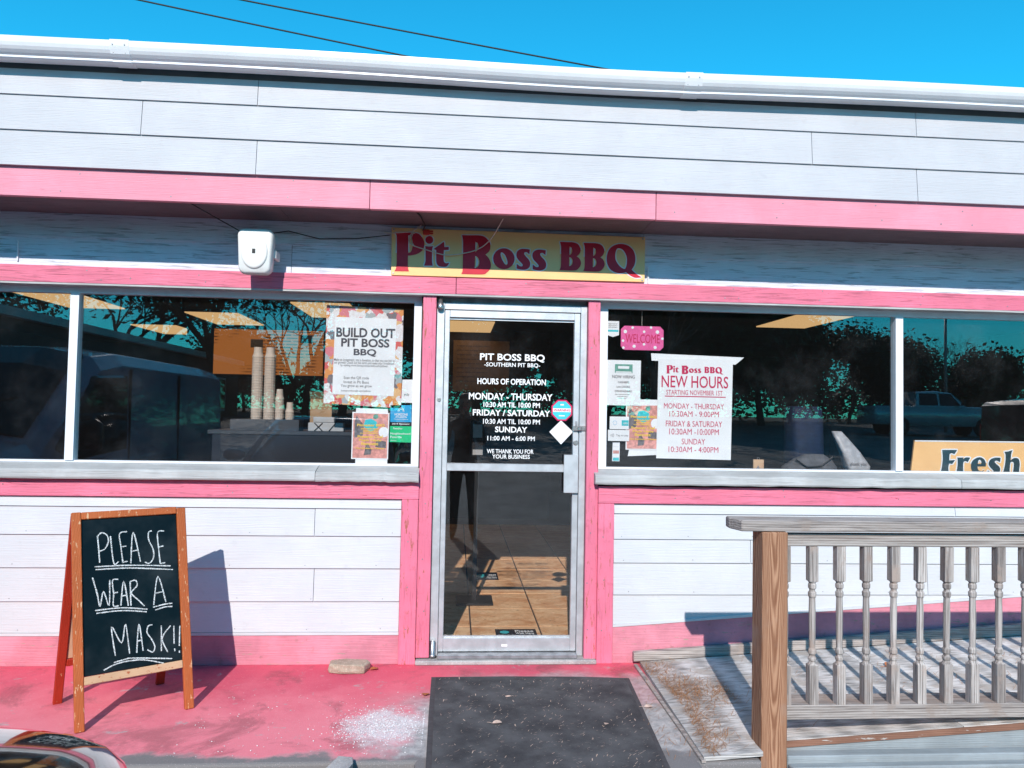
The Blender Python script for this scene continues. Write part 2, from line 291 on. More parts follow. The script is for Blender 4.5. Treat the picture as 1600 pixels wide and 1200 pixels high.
M['frame_bare'] = painted_wood('worn bottom rail', (.66, .42, .25), grain=.6, dirt=.2, chip=.5, chipc=(.42, .12, .05), axis='x')
k = NT('chalkboard'); v = k.coord(); sm = k.ramp(k.noise(v, 3.2, 4, .6), .45, .75); k.bsdf(k.mix(k.math('MULTIPLY', sm, .5), (.003, .004, .005), (.03, .045, .052)), k.math('MULTIPLY_ADD', sm, .2, c=.3), 0, .22); M['board'] = k.m
M['hardboard'] = plain('tan hardboard', (.62, .40, .25), .7, 0, .1, 20, .1)
M['stone'] = ground_mat('buff paver stone', (.30, .24, .18), (.46, .37, .29), 12, 90, .6)
M['needles'] = plain('pine straw', (.50, .25, .115), .8, 0, .5, 300, 0)
M['flakes'] = plain('white salt flakes', (.82, .80, .80), .8, 0, .1, 200, 0)
M['leaf'] = plain('dry leaf', (.70, .52, .42), .8, 0, .3, 60, .2)
M['leaf_red'] = plain('rust leaf', (.52, .16, .05), .8, 0, .3, 60, .2)
k = NT('travertine tile'); v = k.coord((1, 1.4, 1)); f = k.noise(v, 6, 8, .7, .6); col = k.mix(k.ramp(f, .3, .68), (.70, .32, .13), (1.0, .68, .40)); pit = k.ramp(k.noise(k.coord((2, 4, 1)), 16, 6, .7), .58, .66); k.bsdf(k.mix(k.math('MULTIPLY', pit, .75), col, (.14, .06, .03)), .45, 0, .4, k.bump(f, .1)); M['tile'] = k.m
M['grout'] = plain('dark grout', (.05, .035, .03), .9)
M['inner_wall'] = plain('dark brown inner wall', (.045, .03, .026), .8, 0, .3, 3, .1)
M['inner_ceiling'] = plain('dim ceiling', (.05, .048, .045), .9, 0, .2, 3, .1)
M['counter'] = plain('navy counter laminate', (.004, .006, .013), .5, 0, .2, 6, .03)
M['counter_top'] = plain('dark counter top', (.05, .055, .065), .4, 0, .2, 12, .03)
M['foam'] = plain('foam cups', (.56, .45, .36), .7, 0, .08, 30, .1)
M['carton'] = plain('cardboard', (.38, .24, .13), .8, 0, .15, 20, .1)
M['tray'] = plain('grey napkin box', (.42, .42, .42), .6, 0, .1, 20, .05)
M['navy'] = plain('navy bag cloth', (.008, .016, .05), .7, 0, .3, 30, .3, 200)
M['sack'] = plain('grey sack cloth', (.10, .10, .11), .8, 0, .3, 20, .4, 60)
M['bag'] = plain('pale plastic bag', (.46, .46, .48), .4, 0, .25, 26, .4, 40)
M['white_paint'] = plain('slate blue van paint', (.22, .29, .42), .22, 0, .03, 2, 0, spec=.6, coat=.8)
M['maroon_paint'] = plain('maroon van paint', (.07, .012, .014), .25, 0, .1, 2, 0, spec=.6, coat=.8)
M['black_paint'] = plain('black car paint', (.006, .006, .008), .10, 0, .2, 2, 0, spec=.7, coat=1.0)
M['silver_paint'] = plain('silver truck paint', (.50, .53, .58), .25, .3, .05, 2, 0, coat=.8)
M['auto_glass'] = plain('dark vehicle glass', (.008, .009, .011), .04, 0, .1, 2, 0, spec=.6)
M['rim'] = plain('alloy rim', (.5, .5, .52), .3, .8, .1, 20, 0)
M['lamp_glass'] = plain('headlight lens', (.75, .76, .78), .12, .2, .15, 30, 0)
M['tail'] = plain('tail light lens', (.45, .01, .01), .15, 0, .1, 30, 0)
M['bark'] = plain('bark', (.06, .048, .04), .9, 0, .35, 8, .6, 20)
M['leaves_a'] = plain('dark green leaves', (.035, .055, .018), .7, 0, .6, 1.2, 0)
M['leaves_b'] = plain('autumn brown leaves', (.085, .055, .022), .7, 0, .6, 1.2, 0)
M['pole'] = plain('utility pole wood', (.10, .075, .055), .9, 0, .2, 10, .3)
M['brick_dark'] = plain('dark stucco', (.11, .095, .09), .85, 0, .2, 4, .2)
M['trim_white'] = plain('white roof edge', (.72, .72, .72), .5, 0, .1, 4, .05)
M['jacket'] = plain('dark jacket cloth', (.010, .011, .015), .8, 0, .3, 12, .3, 90)
M['skin'] = plain('skin', (.30, .16, .10), .55, 0, .08, 30, .05)
M['hair'] = plain('dark hair', (.012, .009, .008), .6, 0, .3, 40, .4, 120)

# ------------------------------------------------------------------ traced lettering and sheet outlines (metres on the wall: x, z)
SIGN_GLYPHS = [[[(-0.3787,2.5221,1),(-0.3225,2.5264,0),(-0.2504,2.5248,0),(-0.2248,2.506,0),(-0.2085,2.4779,0),(-0.2078,2.4493,0),(-0.2198,2.4234,0),(-0.2476,2.4034,0),(-0.2787,2.3944,0),(-0.3012,2.392,1),(-0.3013,2.3571,0),(-0.2995,2.3191,0),(-0.2937,2.2987,1),(-0.3764,2.2976,1),(-0.3681,2.3137,0),(-0.3653,2.355,0),(-0.3674,2.4818,0),(-0.3697,2.5103,0)],[(-0.3027,2.5112,1),(-0.2877,2.5133,0),(-0.2778,2.4914,0),(-0.2733,2.4597,0),(-0.2764,2.431,0),(-0.2854,2.4116,0),(-0.3003,2.4054,1)]],[[(-0.1553,2.4893,0),(-0.1573,2.4796,0),(-0.1632,2.4716,0),(-0.1719,2.467,0),(-0.1817,2.4667,0),(-0.1906,2.4707,0),(-0.1969,2.4782,0),(-0.1993,2.4878,0),(-0.1973,2.4975,0),(-0.1914,2.5055,0),(-0.1827,2.5101,0),(-0.1729,2.5105,0),(-0.164,2.5065,0),(-0.1577,2.4989,0)]],[[(-0.2,2.4502,1),(-0.1764,2.4488,0),(-0.1545,2.4518,1),(-0.1598,2.435,0),(-0.1601,2.3936,0),(-0.1594,2.3618,0),(-0.155,2.3366,1),(-0.2037,2.335,1),(-0.1964,2.3606,0),(-0.1965,2.3924,0),(-0.1974,2.4306,0)]],[[(-0.0905,2.4805,1),(-0.0889,2.4486,1),(-0.0624,2.4505,1),(-0.0627,2.4336,1),(-0.091,2.4317,1),(-0.0918,2.3959,0),(-0.0896,2.3642,0),(-0.0767,2.3519,0),(-0.0579,2.3563,1),(-0.0701,2.3362,0),(-0.0952,2.3322,0),(-0.1205,2.3377,0),(-0.1319,2.3564,0),(-0.1337,2.3945,0),(-0.1345,2.4302,1),(-0.1494,2.4354,1),(-0.1231,2.4554,0)]],[[(0.0157,2.523,1),(0.0651,2.524,0),(0.1222,2.5253,0),(0.1529,2.5156,0),(0.1782,2.4896,0),(0.1844,2.4668,0),(0.1793,2.4358,0),(0.1549,2.412,1),(0.1744,2.3934,0),(0.1883,2.3632,0),(0.187,2.3324,0),(0.1647,2.3049,0),(0.1382,2.2945,0),(0.0167,2.2932,1),(0.0238,2.3156,0),(0.0243,2.3999,0),(0.0235,2.4765,0),(0.0206,2.5071,0)],[(0.0944,2.4886,1),(0.1098,2.4795,0),(0.1159,2.4605,0),(0.1124,2.4412,0),(0.0957,2.4215,1)],[(0.0949,2.4042,1),(0.1134,2.3933,0),(0.1223,2.3687,0),(0.1163,2.3416,0),(0.0938,2.3263,1)]],[[(0.3304,2.3937,0),(0.3269,2.3725,0),(0.3163,2.3536,0),(0.2998,2.3394,0),(0.2793,2.3314,0),(0.2574,2.3307,0),(0.2367,2.3373,0),(0.2197,2.3505,0),(0.2084,2.3686,0),(0.2042,2.3894,0),(0.2076,2.4106,0),(0.2182,2.4294,0),(0.2347,2.4437,0),(0.2551,2.4517,0),(0.277,2.4525,0),(0.2978,2.4459,0),(0.3149,2.4327,0),(0.3262,2.4146,0)],[(0.2539,2.4307,0),(0.2733,2.416,0),(0.2872,2.3857,0),(0.2896,2.3627,0),(0.2802,2.3528,0),(0.2626,2.3733,0),(0.2499,2.3998,0),(0.2464,2.4208,0)]],[[(0.4204,2.4511,1),(0.4189,2.4248,1),(0.4033,2.4358,0),(0.3899,2.4334,0),(0.3874,2.4237,0),(0.3961,2.4105,0),(0.4157,2.39,0),(0.4245,2.3672,0),(0.4184,2.3438,0),(0.3975,2.3316,0),(0.3706,2.3307,0),(0.3456,2.3357,1),(0.3451,2.3626,1),(0.3626,2.3497,0),(0.378,2.3494,0),(0.3809,2.3599,0),(0.3699,2.373,0),(0.3503,2.3936,0),(0.3423,2.4145,0),(0.3476,2.4378,0),(0.3685,2.452,0),(0.3953,2.4541,0)]],[[(0.5167,2.4497,1),(0.5152,2.4234,1),(0.4996,2.4345,0),(0.4861,2.4321,0),(0.4836,2.4224,0),(0.4923,2.4091,0),(0.5119,2.3886,0),(0.5208,2.3657,0),(0.5147,2.3424,0),(0.4937,2.3301,0),(0.4667,2.3292,0),(0.4416,2.3342,1),(0.4412,2.3612,1),(0.4587,2.3482,0),(0.4741,2.348,0),(0.477,2.3585,0),(0.466,2.3716,0),(0.4464,2.3922,0),(0.4383,2.4131,0),(0.4437,2.4364,0),(0.4646,2.4507,0),(0.4916,2.4527,0)]],[[(0.6028,2.5038,1),(0.6415,2.504,0),(0.6842,2.5036,0),(0.7115,2.4929,0),(0.7267,2.4663,0),(0.7221,2.439,0),(0.7041,2.4198,1),(0.7226,2.4041,0),(0.7308,2.3773,0),(0.7176,2.3497,0),(0.6907,2.3353,0),(0.6036,2.3352,1),(0.6109,2.3579,0),(0.6111,2.4197,0),(0.6102,2.4777,0)],[(0.6605,2.4795,1),(0.673,2.4722,0),(0.678,2.453,0),(0.6736,2.4354,0),(0.6602,2.4245,1)],[(0.6592,2.4155,1),(0.674,2.4102,0),(0.6821,2.3911,0),(0.6766,2.3677,0),(0.6593,2.3575,1)]],[[(0.7464,2.5026,1),(0.7853,2.5028,0),(0.8282,2.5024,0),(0.8556,2.4917,0),(0.8708,2.465,0),(0.8661,2.4377,0),(0.8481,2.4184,1),(0.8666,2.4027,0),(0.8748,2.3758,0),(0.8615,2.3482,0),(0.8345,2.3338,0),(0.747,2.3337,1),(0.7544,2.3564,0),(0.7546,2.4184,0),(0.7538,2.4765,0)],[(0.8043,2.4783,1),(0.8169,2.4709,0),(0.8219,2.4517,0),(0.8175,2.4341,0),(0.804,2.4231,1)],[(0.8029,2.4142,1),(0.8178,2.4089,0),(0.8259,2.3897,0),(0.8204,2.3663,0),(0.803,2.356,1)]],[[(1.0394,2.3505,1),(1.0567,2.3803,0),(1.0621,2.4194,0),(1.0518,2.4619,0),(1.02,2.4939,0),(0.9767,2.5041,0),(0.9337,2.4948,0),(0.9028,2.4685,0),(0.889,2.4252,0),(0.8923,2.3826,0),(0.9123,2.3483,0),(0.9477,2.3301,0),(0.9829,2.3292,0),(1.0063,2.3358,1),(1.034,2.3153,0),(1.0655,2.3035,0),(1.1008,2.307,1),(1.0692,2.3242,0)],[(0.9614,2.479,0),(0.9889,2.4675,0),(1.009,2.4332,0),(1.0126,2.3983,0),(1.006,2.363,0),(0.9943,2.3529,0),(0.9667,2.3695,0),(0.9428,2.4037,0),(0.9384,2.4386,0),(0.9458,2.4699,0)]]]
FRESH_GLYPHS = [[[(3.1344,1.2859,1),(3.2366,1.2874,1),(3.217,1.2593,1),(3.1976,1.2659,0),(3.1839,1.2588,1),(3.1819,1.2194,1),(3.2218,1.2223,1),(3.2022,1.1966,1),(3.1803,1.1986,1),(3.1754,1.1684,0),(3.1801,1.1223,1),(3.1169,1.1215,1),(3.1302,1.1679,0),(3.1381,1.2281,0)]],[[(3.2364,1.2387,1),(3.2559,1.238,0),(3.2764,1.2392,1),(3.2754,1.2276,1),(3.295,1.2395,0),(3.3242,1.239,1),(3.307,1.2095,1),(3.29,1.2163,0),(3.2777,1.2068,0),(3.2752,1.1744,0),(3.2774,1.1235,1),(3.2238,1.1228,1),(3.2362,1.1739,0),(3.2388,1.2156,0)]],[[(3.4291,1.1833,1),(3.3728,1.1826,1),(3.3776,1.1618,0),(3.3972,1.1527,0),(3.4192,1.16,1),(3.3971,1.1388,0),(3.3677,1.1338,0),(3.3385,1.152,0),(3.3289,1.1843,0),(3.3388,1.2169,0),(3.3682,1.2382,0),(3.3976,1.2409,0),(3.422,1.225,0),(3.4307,1.1996,0)],[(3.3754,1.1989,1),(3.3804,1.2221,0),(3.3926,1.2246,0),(3.3999,1.2131,0),(3.3984,1.1992,1)]],[[(3.531,1.2405,1),(3.5274,1.2125,1),(3.5054,1.2215,0),(3.4906,1.2167,0),(3.4979,1.2028,0),(3.5223,1.1822,0),(3.5271,1.159,0),(3.5098,1.1379,0),(3.4754,1.1305,0),(3.4386,1.1324,1),(3.4437,1.158,1),(3.4657,1.1443,0),(3.4804,1.1468,0),(3.4805,1.1584,0),(3.4609,1.1768,0),(3.4488,1.1998,0),(3.4612,1.2279,0),(3.4957,1.2414,0)]],[[(3.5573,1.2795,1),(3.5844,1.2831,0),(3.6131,1.2915,1),(3.604,1.2671,0),(3.5998,1.2251,1),(3.6236,1.2403,0),(3.6531,1.2352,0),(3.6618,1.2027,0),(3.6575,1.1653,0),(3.6573,1.1281,1),(3.6105,1.1275,1),(3.6181,1.1648,0),(3.6209,1.2068,0),(3.6086,1.2159,0),(3.5962,1.2018,0),(3.5908,1.1273,1),(3.5416,1.1267,1),(3.5567,1.178,0),(3.5644,1.2246,0),(3.5646,1.2619,0)]]]
DOOR_TEXT = [('PIT BOSS BBQ', 0.1394, 0.5327, 1.7819, 1.8308), ('-SOUTHERN PIT BBQ-', 0.1662, 0.5052, 1.7476, 1.7767), ('HOURS OF OPERATION', 0.1268, 0.5424, 1.6438, 1.6801), ('MONDAY - THURSDAY', 0.0771, 0.5837, 1.5504, 1.5918), ('10:30 AM TIL 10:00 PM', 0.1658, 0.5082, 1.5061, 1.5371), ('FRIDAY / SATURDAY', 0.1028, 0.5717, 1.4543, 1.4916), ('10:30 AM TIL 10:00 PM', 0.1657, 0.51, 1.4058, 1.4357), ('SUNDAY', 0.2389, 0.4337, 1.3552, 1.3903), ('11:00 AM - 6:00 PM', 0.1935, 0.4805, 1.3056, 1.3335), ('WE THANK YOU FOR', 0.1919, 0.4745, 1.2283, 1.254), ('YOUR BUSINESS', 0.2245, 0.4522, 1.1975, 1.2222)]
HOURS_TEXT = [('Pit Boss BBQ', 1.2954, 1.6578, 1.7341, 1.7871), ('NEW HOURS', 1.2661, 1.6888, 1.6493, 1.7235), ('STARTING NOVEMBER 1ST', 1.2969, 1.6535, 1.6048, 1.6344), ('MONDAY - THURSDAY', 1.2828, 1.6629, 1.518, 1.5518), ('10:30AM - 9:00PM', 1.3177, 1.6307, 1.4694, 1.5043), ('FRIDAY & SATURDAY', 1.2958, 1.6518, 1.4082, 1.444), ('10:30AM -10:00PM', 1.3178, 1.6316, 1.3586, 1.3955), ('SUNDAY', 1.3968, 1.5445, 1.2985, 1.3343), ('10:30AM - 4:00PM', 1.3147, 1.6293, 1.2501, 1.2848)]
BUILD_TEXT = [('BUILD OUT', -0.7245, -0.3743, 1.9104, 1.9683), ('PIT BOSS', -0.6945, -0.4072, 1.8524, 1.9045), ('BBQ', -0.619, -0.484, 1.7957, 1.8419), ('Make an investment, not a donation, so that you can join in', -0.734, -0.3741, 1.7609, 1.7828), ('our growth! Check out the terms and make your investment', -0.7336, -0.3756, 1.7451, 1.7655), ('by visiting www.honeycombcredit.com/pitboss', -0.6946, -0.4153, 1.7308, 1.7481), ('Scan the QR code', -0.6743, -0.524, 1.6562, 1.6754), ('Invest in Pit Boss', -0.6736, -0.5243, 1.6332, 1.65), ('You grow as we grow', -0.6904, -0.5056, 1.6058, 1.6274), ('honeycombcredit.com/pitboss', -0.6878, -0.5111, 1.5808, 1.5947)]
HIRING_TEXT = [('NOW HIRING', 0.9571, 1.0971, 1.6987, 1.7184), ('CASHIERS', 0.9925, 1.0624, 1.6691, 1.6814), ('Line COOKS', 0.9854, 1.0678, 1.641, 1.6533), ('DISHWASHERS', 0.9748, 1.0791, 1.6134, 1.6262), ('Apply in person at this location', 0.975, 1.0699, 1.596, 1.6034), ('or ask a team member', 0.9887, 1.0536, 1.5842, 1.5901), ('inside today', 0.9963, 1.0472, 1.5724, 1.5783)]
BUILD_POSTER = [(-0.7857, 2.1012), (-0.3274, 2.0885), (-0.3285, 1.4885), (-0.7897, 1.5105)]
BUILD_PANEL = [(-0.7337, 2.0311), (-0.3675, 2.0276), (-0.3747, 1.5613), (-0.7393, 1.5655)]
QR_BOX = [(-0.4956, 1.6743), (-0.4003, 1.6735), (-0.4028, 1.5819), (-0.4952, 1.5829)]
SMALL_POSTER_L = [(-0.6172, 1.4626), (-0.3971, 1.4595), (-0.3995, 1.18), (-0.6179, 1.1811)]
SMALL_BACK_L = [(-0.5969, 1.4859), (-0.4065, 1.4823), (-0.4033, 1.1512), (-0.5931, 1.1558)]
YELP = [(-0.3247, 1.6623), (-0.2566, 1.6637), (-0.2567, 1.5222), (-0.3286, 1.5237)]
BLUE = [(-0.3917, 1.5066), (-0.266, 1.509), (-0.2646, 1.4064), (-0.3912, 1.4056)]
BLACK = [(-0.3901, 1.4023), (-0.265, 1.403), (-0.2655, 1.3847), (-0.3906, 1.384)]
GREEN = [(-0.3915, 1.3816), (-0.2559, 1.3815), (-0.2574, 1.2843), (-0.3921, 1.2856)]
HOURS_POSTER = [(1.2449, 1.8265), (1.7183, 1.8334), (1.7089, 1.2058), (1.2379, 1.2109)]
HOURS_TAPE = [(1.1993, 1.8585), (1.7908, 1.8461), (1.7364, 1.7999), (1.2031, 1.8131)]
HIRING_POSTER = [(0.9188, 1.8114), (1.1356, 1.8112), (1.1326, 1.5316), (0.9184, 1.5328)]
WELCOME = [(1.0062, 2.0172), (1.2733, 2.0243), (1.2749, 1.8811), (1.0081, 1.8746)]
BADGE = [(0.9197, 2.0521), (0.9955, 2.0521), (0.9947, 1.9536), (0.9189, 1.9538)]
SMALL_POSTER_R = [(1.0458, 1.5384), (1.2642, 1.5426), (1.2631, 1.2614), (1.0473, 1.2603)]
SMALL_BACK_R = [(1.134, 1.5718), (1.2629, 1.5711), (1.2667, 1.2318), (1.0615, 1.2205)]
CARD1 = [(0.9448, 1.4631), (1.0651, 1.4631), (1.0639, 1.3854), (0.9448, 1.3855)]
CARD2 = [(0.9343, 1.3812), (1.0683, 1.3813), (1.067, 1.3132), (0.9352, 1.3132)]
CARD3 = [(0.9651, 1.3032), (1.0097, 1.3039), (1.0091, 1.1889), (0.9624, 1.1893)]
TAG = [(1.8699, 1.2048), (1.9326, 1.2035), (1.9308, 1.1363), (1.8649, 1.1355)]
OCT = [(0.5788, 1.5532), (0.7046, 1.5557), (0.7065, 1.436), (0.5808, 1.4338)]
DIAMOND = [(0.6384, 1.4338), (0.7129, 1.3655), (0.6407, 1.2886), (0.5684, 1.3631)]
FRESH_BOARD = [(2.9512, 1.3453), (3.8412, 1.3489), (3.8393, 1.1205), (2.9233, 1.1187)]
GLAREL = [(-1.2836, 2.3042), (-1.2826, 2.3032)]
WIRE_A = [(-0.4428, 2.523), (-0.4053, 2.518), (-0.3619, 2.5227), (-0.3215, 2.5273), (-0.2903, 2.5316), (-0.2684, 2.5293), (-0.2621, 2.5247)]
WIRE_B = [(-0.2256, 2.5721), (-0.2502, 2.5521), (-0.2687, 2.5404), (-0.2837, 2.516), (-0.294, 2.4871), (-0.2887, 2.462), (-0.2697, 2.4484), (-0.235, 2.4369), (-0.1973, 2.4271), (-0.1626, 2.4172), (-0.1279, 2.4073), (-0.0838, 2.3993), (-0.0304, 2.4027), (0.0166, 2.4106), (0.0636, 2.4265)]
WIRE_B2 = [(0.0819, 2.4272), (0.1345, 2.4539), (0.1833, 2.4862), (0.2131, 2.5179), (0.2429, 2.5574), (0.2727, 2.5969)]
WIRE_C = [(-0.256, 2.5329), (-0.2744, 2.5195), (-0.2817, 2.4939), (-0.2779, 2.4687), (-0.2666, 2.4501)]
CHALK = [[(0.0801,0.7408),(0.0733,0.8677)],[(0.0714,0.8628),(0.0899,0.8813),(0.1129,0.8688),(0.1193,0.8375),(0.1033,0.8036),(0.0785,0.7943)],[(0.1287,0.8621),(0.14,0.7335),(0.1615,0.738)],[(0.2026,0.8775),(0.1692,0.8704),(0.1734,0.8061),(0.1802,0.7286)],[(0.1734,0.8061),(0.1971,0.8086)],[(0.1802,0.7316),(0.2011,0.7352)],[(0.2152,0.7243),(0.2295,0.8727),(0.2585,0.7262)],[(0.2207,0.7802),(0.2516,0.785)],[(0.3148,0.8729),(0.2998,0.8658),(0.2992,0.829),(0.3181,0.7797),(0.3173,0.7379),(0.2973,0.7143),(0.2779,0.7239)],[(0.3718,0.8673),(0.3415,0.8618),(0.3431,0.7874),(0.3485,0.708)],[(0.3431,0.7896),(0.3662,0.7934)],[(0.3485,0.708),(0.3715,0.7104)],[(0.0574,0.7236),(0.2104,0.7146),(0.3963,0.6916)],[(0.0619,0.7101),(0.2102,0.7014),(0.406,0.6725)],[(0.0483,0.6751),(0.0661,0.5987),(0.0776,0.5381),(0.0932,0.6046),(0.1156,0.5371),(0.1209,0.6554)],[(0.158,0.6534),(0.1329,0.6508),(0.1362,0.5885),(0.1339,0.5343),(0.1569,0.5307)],[(0.1362,0.5905),(0.1547,0.5938)],[(0.1662,0.5293),(0.1812,0.6422),(0.1988,0.5243)],[(0.1694,0.5736),(0.1946,0.5749)],[(0.2101,0.5225),(0.2095,0.6384)],[(0.2095,0.6364),(0.2333,0.6402),(0.2396,0.6139),(0.2136,0.5822),(0.2463,0.5421),(0.2698,0.5133)],[(0.0569,0.5218),(0.1707,0.5187),(0.2821,0.4962)],[(0.0613,0.5085),(0.1706,0.5058),(0.279,0.4846)],[(0.3114,0.5119),(0.3354,0.6472),(0.3675,0.5187)],[(0.3192,0.5669),(0.3587,0.5715)],[(0.3083,0.5023),(0.3624,0.5092),(0.3972,0.5091)],[(0.3178,0.4876),(0.3621,0.496),(0.3969,0.4937)],[(0.1369,0.3047),(0.1241,0.4377),(0.1647,0.3575),(0.1839,0.4403),(0.1982,0.3026)],[(0.229,0.3017),(0.2367,0.3937),(0.2447,0.4271),(0.2572,0.3062)],[(0.2343,0.3547),(0.2532,0.3562)],[(0.302,0.4205),(0.2827,0.4157),(0.2775,0.3866),(0.2961,0.3535),(0.3098,0.3161),(0.2998,0.2932),(0.2762,0.3075)],[(0.3384,0.2909),(0.3427,0.4106)],[(0.3849,0.4035),(0.3444,0.3498),(0.3674,0.2805)],[(0.3997,0.4009),(0.3977,0.315)],[(0.3992,0.2926),(0.3999,0.2794)],[(0.4276,0.3962),(0.4213,0.3006)],[(0.4207,0.2785),(0.4205,0.2685)],[(0.1303,0.2743),(0.1777,0.2804),(0.2147,0.28),(0.3863,0.2469)],[(0.0872,0.2477),(0.1321,0.2644),(0.1868,0.2709),(0.2613,0.2632),(0.3469,0.2326)]]
# ------------------------------------------------------------------ lettering helpers
def text_mesh(body, bold=0.0):
    cu = bpy.data.curves.new('lettering', 'FONT'); cu.body = body; cu.offset = bold; cu.resolution_u = 3; cu.extrude = .004
    ob = bpy.data.objects.new('lettering', cu); COL.objects.link(ob)
    me = bpy.data.meshes.new_from_object(ob.evaluated_get(bpy.context.evaluated_depsgraph_get())); bpy.data.objects.remove(ob, do_unlink=True); bpy.data.curves.remove(cu)
    return me
def text_box(body, box, y, mat, parent, bold=0.0, name='lettering'):
    """flat lettering facing -Y that fills x0..x1, z0..z1"""
    x0, x1, z0, z1 = box; me = text_mesh(body, bold)
    co = np.empty(len(me.vertices)*3, 'f'); me.vertices.foreach_get('co', co); co = co.reshape(-1, 3)
    lo, hi = co.min(0), co.max(0); nc = np.empty_like(co)
    nc[:, 0] = x0 + (co[:, 0]-lo[0])/(hi[0]-lo[0])*(x1-x0); nc[:, 2] = z0 + (co[:, 1]-lo[1])/(hi[1]-lo[1])*(z1-z0); nc[:, 1] = y - (co[:, 2]-lo[2])/max(1e-6, hi[2]-lo[2])*.0008
    me.vertices.foreach_set('co', nc.ravel()); me.update(); me.materials.clear(); me.materials.append(mat)
    o = bpy.data.objects.new(name, me); COL.objects.link(o); o.parent = parent; return o
def smooth_contour(c, n=5):
    N = len(c); out = []
    for i in range(N):
        p0, p1, p2, p3 = c[(i-1)%N], c[i], c[(i+1)%N], c[(i+2)%N]
        if p1[2]: p0 = p1
        if p2[2]: p3 = p2
        for j in range(n):
            t = j/n
            out.append(tuple(.5*((2*p1[k]) + (-p0[k]+p2[k])*t + (2*p0[k]-5*p1[k]+4*p2[k]-p3[k])*t*t + (-p0[k]+3*p1[k]-3*p2[k]+p3[k])*t**3) for k in (0, 1)))
    return out
def area(c): return .5*sum(c[i][0]*c[(i+1)%len(c)][1]-c[(i+1)%len(c)][0]*c[i][1] for i in range(len(c)))
def grow(c, d):
    if area(c) < 0: c = c[::-1]
    N = len(c); out = []
    for i in range(N):
        a, b = Vector(c[i-1]), Vector(c[(i+1)%N]); t = (b-a); t.normalize() if t.length > 0 else None
        out.append((c[i][0] + t.y*d, c[i][1] - t.x*d))
    return out
def glyph_mesh(glyphs, y, depth, d, mat, parent, name, xf=lambda a, b: (a, b)):
    for gi, g in enumerate(glyphs):
        cu = bpy.data.curves.new(name, 'CURVE'); cu.dimensions = '2D'; cu.fill_mode = 'BOTH'; cu.extrude = depth/2
        for i, c in enumerate(g):
            q = smooth_contour(c)
            if d: q = grow(q, d if i == 0 else -d)
            sp = cu.splines.new('POLY'); sp.points.add(len(q)-1); sp.use_cyclic_u = True
            for p, (a, b) in zip(sp.points, q): a, b = xf(a, b); p.co = (a, b, 0, 1)
        ob = bpy.data.objects.new(name, cu); COL.objects.link(ob)
        me = bpy.data.meshes.new_from_object(ob.evaluated_get(bpy.context.evaluated_depsgraph_get())); bpy.data.objects.remove(ob, do_unlink=True)
        me.transform(Matrix(((1, 0, 0, 0), (0, 0, -1, y-.00015*(gi % 2)), (0, 1, 0, 0), (0, 0, 0, 1)))); me.materials.clear(); me.materials.append(mat)
        o = bpy.data.objects.new(name, me); COL.objects.link(o); o.parent = parent
def sheet(name, quad, y, mat, parent=None, th=.0012, origin=False):
    return MB().xz(quad, y, y+th).build(name, mat, parent)

# ------------------------------------------------------------------ ground
def lot_z(y): 
    if y > -7: return -.10
    if y > -48: return -.10 + (-7-y)*.036
    return -.10 + 41*.036
def ground_sheet(name, xs, ys, dz, mat):
    m = MB(); nx = len(xs)
    m.add([(x, y, lot_z(y)+dz) for y in ys for x in xs], [(j*nx+i, j*nx+i+1, (j+1)*nx+i+1, (j+1)*nx+i) for j in range(len(ys)-1) for i in range(nx-1)])
    return tag(m.build(name, mat), kind='structure')
ground_sheet('ground', [-300, -60, 0, 60, 300], [-400, -100, -60, -48, -40, -30, -20, -12, -7, 0, 100, 300], -.05, M['earth'])
ground_sheet('parking_lot', [-40, -20, 0, 20, 40], [-44, -36, -28, -20, -12, -7, -4, -1.0], 0, M['asphalt'])
walk = MB().xy([(-8, -1.24), (-.14, -1.24), (-.14, -1.75), (1.07, -1.75), (1.07, -1.29), (1.345, -1.29), (1.345, -1.10), (8, -1.10), (8, .06), (-8, .06)], -.14, 0.0).build('walkway', M['walk'], bevel=.012, seg=2); tag(walk, kind='structure')
# interior floor with laid tiles
fl = part('interior_floor', M['grout'], None, (-7, 7, .06, 9.4, -.1, .024)); tag(fl, kind='structure')
tm = MB().box(-.2245, .2245, -.2245, .2245, -.012, .008).mesh('floor_tile', M['tile'])
for i in range(7):
    for j in range(11):
        o = bpy.data.objects.new('floor_tile', tm); COL.objects.link(o); o.parent = fl; o.location = (-1.02 + i*.46, .42 + j*.46, .024 + random.uniform(-.001, .001)); o.rotation_euler.z = random.choice((0, math.pi))

# ------------------------------------------------------------------ the restaurant building
B = thing('restaurant_building', 'low pink and white clapboard restaurant with wide windows and a glass door', 'building')
def P(name, mat, *boxes, bevel=0): return part(name, mat, B, *boxes, bevel=bevel)
XL, XR = -7.0, 7.2
Z_SILL, Z_HEAD = 1.06, 2.17
